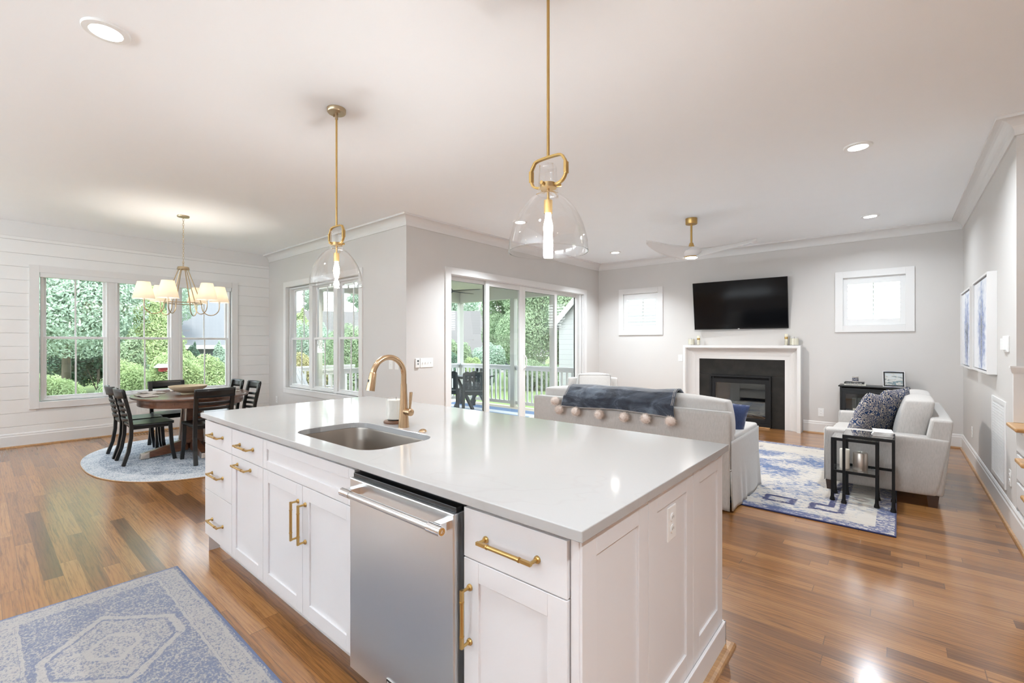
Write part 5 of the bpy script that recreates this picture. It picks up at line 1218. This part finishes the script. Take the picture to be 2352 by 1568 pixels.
for k in range(5):
    a = .35+k*2*PI/5; m = MB(); ca, sa = math.cos(a), math.sin(a)
    m.hexa([(-6.3+ca*.1-sa*w_*.6, 5.6+sa*.1+ca*w_*.6, 2.325+w_*.2) for w_ in (-.05,)]+[(-6.3+ca*.62-sa*-.065, 5.6+sa*.62+ca*-.065, 2.315), (-6.3+ca*.62-sa*.065, 5.6+sa*.62+ca*.065, 2.335), (-6.3+ca*.1-sa*.03, 5.6+sa*.1+ca*.03, 2.335)],
           [(-6.3+ca*.1-sa*-.03, 5.6+sa*.1+ca*-.03, 2.325), (-6.3+ca*.62-sa*-.065, 5.6+sa*.62+ca*-.065, 2.323), (-6.3+ca*.62-sa*.065, 5.6+sa*.62+ca*.065, 2.343), (-6.3+ca*.1-sa*.03, 5.6+sa*.1+ca*.03, 2.343)]); m.build('blade', 'slatepoly', f_)
# adirondack chair on the open deck
ad = thing('adirondack_chair', 'white slatted adirondack chair on the deck outside the side window', 'outdoor chair', (0, 0, 0))
m = MB()
for i in range(6): x = (i-2.5)*.09; m.hexa([(x-.038, -.15, .28), (x+.038, -.15, .28), (x+.038, -.13, .28), (x-.038, -.13, .28)], [(x*1.15-.042, -.50, .92-.02*abs(i-2.5)), (x*1.15+.042, -.50, .92-.02*abs(i-2.5)), (x*1.15+.042, -.48, .92-.02*abs(i-2.5)), (x*1.15-.042, -.48, .92-.02*abs(i-2.5))])
m.build('back_slats', 'outwhite', ad)
m = MB()
for i in range(6): y = -.13+i*.09; z = .27+i*.018; m.box(-.26, .26, y-.038, y+.038, z, z+.02)
m.build('seat', 'outwhite', ad)
for sx_ in (-1, 1):
    B(sx_*.32-.06, sx_*.32+.06, -.32, .38, .52, .542).build('armrest', 'outwhite', ad); MB().tube([(sx_*.29, .34, 0), (sx_*.29, .34, .52)], .02, sq=(.02, .04)).build('leg', 'outwhite', ad); MB().tube([(sx_*.27, .32, .33), (sx_*.27, -.42, .02)], .02, sq=(.045, .012)).build('leg', 'outwhite', ad)
    MB().tube([(sx_*.29, -.28, .52), (sx_*.29, -.20, .25)], .02, sq=(.03, .012)).build('arm_brace', 'outwhite', ad)
ad.location = (-8.85, 4.25, PF+.001); ad.rotation_euler = (0, 0, math.radians(-68))

# ---------------- garden and neighbours ----------------
GZ = -.6
m = MB(); m.box(-90, 20, -40, 90, GZ-.1, GZ); lw = m.build('lawn', 'grass', org=(0, 0, GZ)); tag(lw, 'green grass lawn around the house', 'grass', kind='stuff')
def leaves(blobs, count, size, fill=.45, elong=1.6):
    V = np.zeros((count*4, 3)); w_ = np.array([b[3]*b[4] for b in blobs], float); w_ /= w_.sum(); idx = rng.choice(len(blobs), count, p=w_)
    bl = np.array([b[:3] for b in blobs]); rx = np.array([b[3] for b in blobs]); rz = np.array([b[4] for b in blobs])
    d = rng.normal(size=(count, 3)); d /= np.linalg.norm(d, axis=1)[:, None]; r_ = (1-fill*rng.random(count)**1.5)
    c_ = bl[idx] + d*r_[:, None]*np.stack([rx[idx], rx[idx], rz[idx]], 1)
    n_ = d + rng.normal(size=(count, 3))*.8; n_ /= np.linalg.norm(n_, axis=1)[:, None]
    a_ = np.cross(n_, rng.normal(size=(count, 3))); a_ /= np.linalg.norm(a_, axis=1)[:, None]; b_ = np.cross(n_, a_)
    s_ = size*(.6+.8*rng.random(count))[:, None]
    V[0::4] = c_-a_*s_*elong*.5; V[1::4] = c_-b_*s_*.35; V[2::4] = c_+a_*s_*elong*.5; V[3::4] = c_+b_*s_*.35
    return V, np.arange(count*4).reshape(-1, 4)
def fol(name, V, F, mat, parent=None, org=(0, 0, 0)):
    me = bpy.data.meshes.new(name); me.vertices.add(len(V)); me.vertices.foreach_set('co', V.astype(np.float32).ravel()); me.loops.add(F.size); me.loops.foreach_set('vertex_index', F.ravel().astype(np.int32))
    me.polygons.add(len(F)); me.polygons.foreach_set('loop_start', np.arange(0, F.size, 4, dtype=np.int32)); me.update(); me.validate(); me.materials.append(M[mat])
    o = bpy.data.objects.new(name, me); COL.objects.link(o); o.location = org; ORG[o.name] = Vector(org)
    if parent: o.parent = parent; o.location = (0, 0, 0)
    return o
def tree(name, cat, x, y, h, r, kind, mat, label, count=9000, size=.14, grp=None, trunk=True, z0=None):
    t_ = thing(name, label, cat, (x, y, GZ), grp); z0 = z0 if z0 is not None else (h*.28 if kind == 'round' else .02)
    bl = []
    if kind == 'round':
        for i in range(16):
            a = random.uniform(0, 2*PI); q = random.uniform(.1, .72)*r; zz = random.uniform(z0+.2*(h-z0), h-.25*(h-z0)); k = 1-abs((zz-z0)/(h-z0)-.45)*.9; bl.append((math.cos(a)*q*k, math.sin(a)*q*k, zz, r*.42, (h-z0)*.16+.05*r))
    elif kind == 'cone':
        for i in range(14): f_ = i/13; bl.append((random.uniform(-.08, .08)*r, random.uniform(-.08, .08)*r, z0+(h-z0)*(.06+.88*f_), r*(1-f_)**.75*.95+.06*r, (h-z0)*.10))
    elif kind == 'shrub':
        for i in range(12): a = random.uniform(0, 2*PI); q = random.uniform(0, .65)*r; bl.append((math.cos(a)*q, math.sin(a)*q, random.uniform(.35, .78)*h*(1-.25*q/r), r*.42, h*.26))
    elif kind == 'pine':
        for i in range(13): f_ = i/12; a = random.uniform(0, 2*PI); q = r*.55*(1-f_*.6); bl.append((math.cos(a)*q, math.sin(a)*q, h*(.42+.57*f_), r*.38*(1-.5*f_), h*.035))
    kq = 5; V, F = leaves(bl, int(count*kq), size*.41, .5 if kind != 'pine' else .9); V[:, 2] = np.maximum(V[:, 2], .01)
    fol('crown' if trunk else 'foliage', V, F, mat, t_)
    m = MB(); hh = h*.85 if kind in ('pine', 'cone') else (h*.75 if kind == 'round' else h*.5); r0 = max(.025, h*.011)
    m.tube([(x, y, GZ), (x+.03*r, y, GZ+hh*.4), (x-.02*r, y+.02*r, GZ+hh)], [r0*1.3, r0, r0*.35], 8)
    if kind == 'round':
        for i in range(6): a = i*1.05+.4; m.tube([(x, y, GZ+hh*.4), (x+math.cos(a)*r*.3, y+math.sin(a)*r*.3, GZ+hh*.62), (x+math.cos(a)*r*.6, y+math.sin(a)*r*.6, GZ+hh*.85)], [r0*.6, r0*.4, r0*.15], 6)
    if kind == 'shrub':
        for i in range(4): a = i*1.6; m.tube([(x, y, GZ), (x+math.cos(a)*r*.4, y+math.sin(a)*r*.4, GZ+h*.6)], [.02, .008], 5)
    m.build('trunk' if trunk else 'stem', 'bark', t_, smooth=True); return t_
# dining window
tree('broadleaf_tree', 'tree', -17.0, 1.55, 7.6, 3.4, 'round', 'leaf_blue', 'big spreading grey-green tree outside the left pane of the dining window', 36000, .115, z0=1.2)
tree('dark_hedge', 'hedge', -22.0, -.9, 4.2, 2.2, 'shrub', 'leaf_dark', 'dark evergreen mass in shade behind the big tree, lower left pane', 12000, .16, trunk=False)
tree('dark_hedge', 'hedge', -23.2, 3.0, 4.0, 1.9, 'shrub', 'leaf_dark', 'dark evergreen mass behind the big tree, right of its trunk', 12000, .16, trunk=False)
tree('round_shrub', 'shrub', -10.9, .75, 1.62, .72, 'shrub', 'leaf_lime', 'lime green shrub against the bottom left corner of the dining window', 9000, .065, trunk=False)
tree('round_shrub', 'shrub', -11.2, 1.85, 1.70, .62, 'shrub', 'leaf_lime', 'lime green shrub below the middle of the left dining pane', 9000, .065, trunk=False)
tree('cypress_shrub', 'shrub', -13.2, 2.25, 2.2, .75, 'cone', 'leaf_mid', 'feathery upright evergreen behind the first mullion of the dining window', 9000, .09, trunk=False)
tree('cypress_tree', 'tree', -15.0, 3.05, 3.35, 1.25, 'cone', 'leaf_lime', 'light green feathery evergreen filling the middle dining pane', 20000, .085)
tree('broadleaf_tree', 'tree', -25.5, 5.0, 6.6, 1.8, 'round', 'leaf_blue', 'pale tree top at the left of the middle dining pane', 7000, .17)
tree('leafy_shrub', 'shrub', -11.6, 2.55, 1.75, .70, 'shrub', 'leaf_lime', 'bushy yellow-green shrub in the lower middle dining pane', 9000, .085, trunk=False)
tree('leafy_shrub', 'shrub', -12.4, 3.45, 1.7, .72, 'shrub', 'leaf_lime', 'bushy shrub between the middle and right dining panes', 9000, .085, trunk=False)
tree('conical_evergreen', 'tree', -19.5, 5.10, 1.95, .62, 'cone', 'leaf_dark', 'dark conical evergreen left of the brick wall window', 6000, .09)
tree('conical_evergreen', 'tree', -19.8, 6.05, 2.0, .75, 'cone', 'leaf_blue', 'grey-green conical evergreen right of the brick wall window', 6000, .09)
tree('boxwood_hedge', 'hedge', -21.0, 5.7, 1.05, .9, 'shrub', 'leaf_mid', 'low clipped hedge between the two conical evergreens', 6000, .08, trunk=False)
tree('round_shrub', 'shrub', -12.3, 4.15, .85, .5, 'shrub', 'leaf_mid', 'small round shrub low in the right dining pane', 5000, .065, trunk=False)
tree('cypress_tree', 'tree', -16.9, 6.1, 2.6, .55, 'cone', 'leaf_lime', 'slim lime evergreen at the right edge of the dining window', 6000, .1)
tree('broadleaf_tree', 'tree', -19.5, -4.6, 7.0, 2.9, 'round', 'leaf_mid', 'leafy tree in the side yard beyond the left edge of the dining window', 12000, .16, z0=.8)  # this tree and the next are unseen, added to dim a pane reflection
tree('broadleaf_tree', 'tree', -26.5, -9.5, 9.0, 3.6, 'round', 'leaf_blue', 'taller side yard tree farther left than the dining window shows', 10000, .2, z0=.8)
# side window
tree('cypress_tree', 'tree', -15.6, 7.15, 3.1, 1.1, 'cone', 'leaf_lime', 'light green evergreen in the left pane of the side window', 10000, .11)
tree('garden_shrub', 'shrub', -12.6, 5.75, 1.75, .8, 'shrub', 'leaf_rust', 'shrub with rusty yellow tips in the lower left side pane', 7000, .09, trunk=False)
tree('leafy_shrub', 'shrub', -14.2, 7.0, 3.0, .95, 'shrub', 'leaf_blue', 'broad green shrub in the middle pane of the side window', 9000, .09, trunk=False)
tree('garden_tree', 'tree', -12.0, 6.95, 2.7, .75, 'shrub', 'leaf_mid', 'green shrubby tree in the right pane of the side window', 9000, .09, trunk=False)
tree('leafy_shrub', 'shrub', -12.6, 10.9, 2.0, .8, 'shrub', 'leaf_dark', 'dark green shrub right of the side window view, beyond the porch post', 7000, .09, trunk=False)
for i, (x, y, h, r) in enumerate([(-50, 20.0, 12.5, 2.4), (-49.5, 25.2, 14.5, 2.5), (-44.5, 27.2, 12, 2.2), (-41.5, 31.0, 13, 2.2)]):
    tree('pine_tree', 'tree', x, y, h, r, 'pine', 'leaf_blue', ['tall thin pine at the far left above the distant roof', 'tall thin pine second from the left above the distant roof', 'tall thin pine third from the left above the distant roof', 'tall thin pine at the right above the distant roof'][i], 3500, .30, 'pines beyond the beige roof')
# sliding door
tree('leafy_shrub', 'shrub', -13.4, 12.2, 2.3, .75, 'shrub', 'leaf_mid', 'green shrub just right of the porch corner post', 7000, .10, trunk=False)
tree('garden_shrub', 'shrub', -12.5, 12.3, 1.5, .55, 'shrub', 'leaf_lime', 'bright yellow-green shrub behind the porch chairs', 6000, .08, trunk=False)
tree('leafy_shrub', 'shrub', -12.7, 13.4, 2.1, .8, 'shrub', 'leaf_blue', 'grey-green shrub below the distant beige roof', 6000, .10, trunk=False)
tree('broadleaf_tree', 'tree', -15.6, 18.4, 6.8, 2.1, 'round', 'leaf_mid', 'tall leafy tree left of the middle porch post', 26000, .13, z0=.6)
tree('broadleaf_tree', 'tree', -12.1, 17.6, 8.2, 3.3, 'round', 'leaf_mid', 'largest leafy tree, right of the middle porch post', 38000, .14, z0=.4)
tree('broadleaf_tree', 'tree', -7.5, 24.5, 9.5, 3.0, 'round', 'leaf_lime', 'bright green tree behind the white gabled house', 20000, .15)
tree('boxwood_hedge', 'hedge', -11.6, 15.0, 1.3, 1.4, 'shrub', 'leaf_mid', 'low hedge at the far edge of the lawn behind the railing', 8000, .1, trunk=False)
for i, (x, y, h, r) in enumerate([(-40, 37, 11, 4.2), (-32, 42, 12, 4.2), (-23, 43, 11, 4.2), (-13.5, 44, 12, 4.5), (-50, 33, 11.5, 4.2), (-48, 11, 11, 4.2), (-47, 1, 12, 4.5), (-48, -10, 12, 4.8), (-30, -3, 8, 3.6)]):
    tree('woodland_tree', 'tree', x, y, h, r, 'round', 'leaf_blue', ['distant woodland tree above the beige roof, left', 'distant woodland tree above the beige roof, centre', 'distant woodland tree above the beige roof, right', 'distant woodland tree behind the large lawn tree', 'distant woodland tree beside the pines', 'distant woodland tree behind the brick house', 'distant woodland tree behind the spreading tree', 'distant woodland tree at the left edge of the dining window', 'mid-distance woodland tree left of the dining window view'][i], 6000, .38, 'distant woodland trees')
# bird feeder
bf = thing('bird_feeder', 'small red roofed bird feeder on a post among the shrubs', 'bird feeder', (-11.3, 2.45, GZ))
B(-11.32, -11.28, 2.43, 2.47, GZ, .80).build('post', 'bark', bf); B(-11.38, -11.22, 2.37, 2.53, .80, .88).build('feeder_box', 'red', bf)
MB().hexa([(-11.44, 2.30, .88), (-11.16, 2.30, .88), (-11.16, 2.60, .88), (-11.44, 2.60, .88)], [(-11.31, 2.34, .95), (-11.29, 2.34, .95), (-11.29, 2.56, .95), (-11.31, 2.56, .95)]).build('feeder_roof', 'outwhite', bf)
# houses
def house(name, label, x, y, rz, L_, D_, zw, zr, wallm, roofm, wins=(), e=.45):
    h = thing(name, label, 'house', (x, y, GZ)); mt = Matrix.Translation((x, y, 0)) @ Matrix.Rotation(math.radians(rz), 4, 'Z')
    TT_ = lambda *p: tuple(mt @ Vector(p))
    m = MB(); m.T = TT_; m.box(-L_/2, L_/2, -D_/2, D_/2, GZ, zw); m.add([(-L_/2, -D_/2, zw), (-L_/2, D_/2, zw), (-L_/2, 0, zr-.1), (L_/2, -D_/2, zw), (L_/2, D_/2, zw), (L_/2, 0, zr-.1)], [(0, 1, 2), (3, 5, 4)]); m.build('walls', wallm, h)
    m = MB(); m.T = TT_; sl = (zr-zw)/(D_/2)
    for s_ in (-1, 1): m.hexa([(-L_/2-e, 0, zr), (L_/2+e, 0, zr), (L_/2+e, s_*(D_/2+e), zw-sl*e), (-L_/2-e, s_*(D_/2+e), zw-sl*e)], [(-L_/2-e, 0, zr+.14), (L_/2+e, 0, zr+.14), (L_/2+e, s_*(D_/2+e), zw-sl*e+.14), (-L_/2-e, s_*(D_/2+e), zw-sl*e+.14)])
    m.build('roof', roofm, h)
    m = MB(); m.T = TT_
    for s_ in (-1, 1):
        for xx in (-L_/2-e-.03, L_/2+e): m.hexa([(xx, 0, zr-.08), (xx+.03, 0, zr-.08), (xx+.03, s_*(D_/2+e), zw-sl*e-.08), (xx, s_*(D_/2+e), zw-sl*e-.08)], [(xx, 0, zr+.15), (xx+.03, 0, zr+.15), (xx+.03, s_*(D_/2+e), zw-sl*e+.15), (xx, s_*(D_/2+e), zw-sl*e+.15)])
        m.box(-L_/2-e, L_/2+e, s_*(D_/2+e)-.02, s_*(D_/2+e)+.02, zw-sl*e-.06, zw-sl*e+.13)
    m.build('fascia', 'outwhite', h)
    for (u, z, w_, hh) in wins:
        m = MB(); m.T = TT_; m.frame(u-w_/2-.08, u+w_/2+.08, z-hh/2-.08, z+hh/2+.08, -D_/2-.03, -D_/2+.02, .08, .08); f_ = m.build('window', 'outwhite', h); m = MB(); m.T = TT_; m.box(u-w_/2, u+w_/2, -D_/2-.01, -D_/2+.01, z-hh/2, z+hh/2); m.build('window_glass', 'dglass', f_)
    return h
house('brick_house', 'brick neighbour house with grey shingle roof seen through the right dining pane', -30.5, 7.6, 90, 4.9, 9, 1.55, 5.6, 'brick', 'shingle', [(-.15, .72, .95, 1.35)])
house('neighbour_house', 'distant house with wide beige roof beyond the side window', -38, 19.5, 61, 12, 8, 1.0, 4.0, 'siding', 'shingle_b', [(0, .4, 1, 1.2)])
house('neighbour_house', 'distant house with beige roof seen above the porch chairs', -23.0, 24.6, 42, 7.5, 6.5, .9, 3.6, 'outwhite', 'shingle_b', [(-2.6, .1, .7, 1.1), (1.0, .1, .7, 1.1)])
house('white_house', 'white lap-sided gabled house right beyond the porch', -5.0, 15.6, 90, 7.0, 6.6, 2.0, 5.2, 'siding', 'shingle', [], .16)
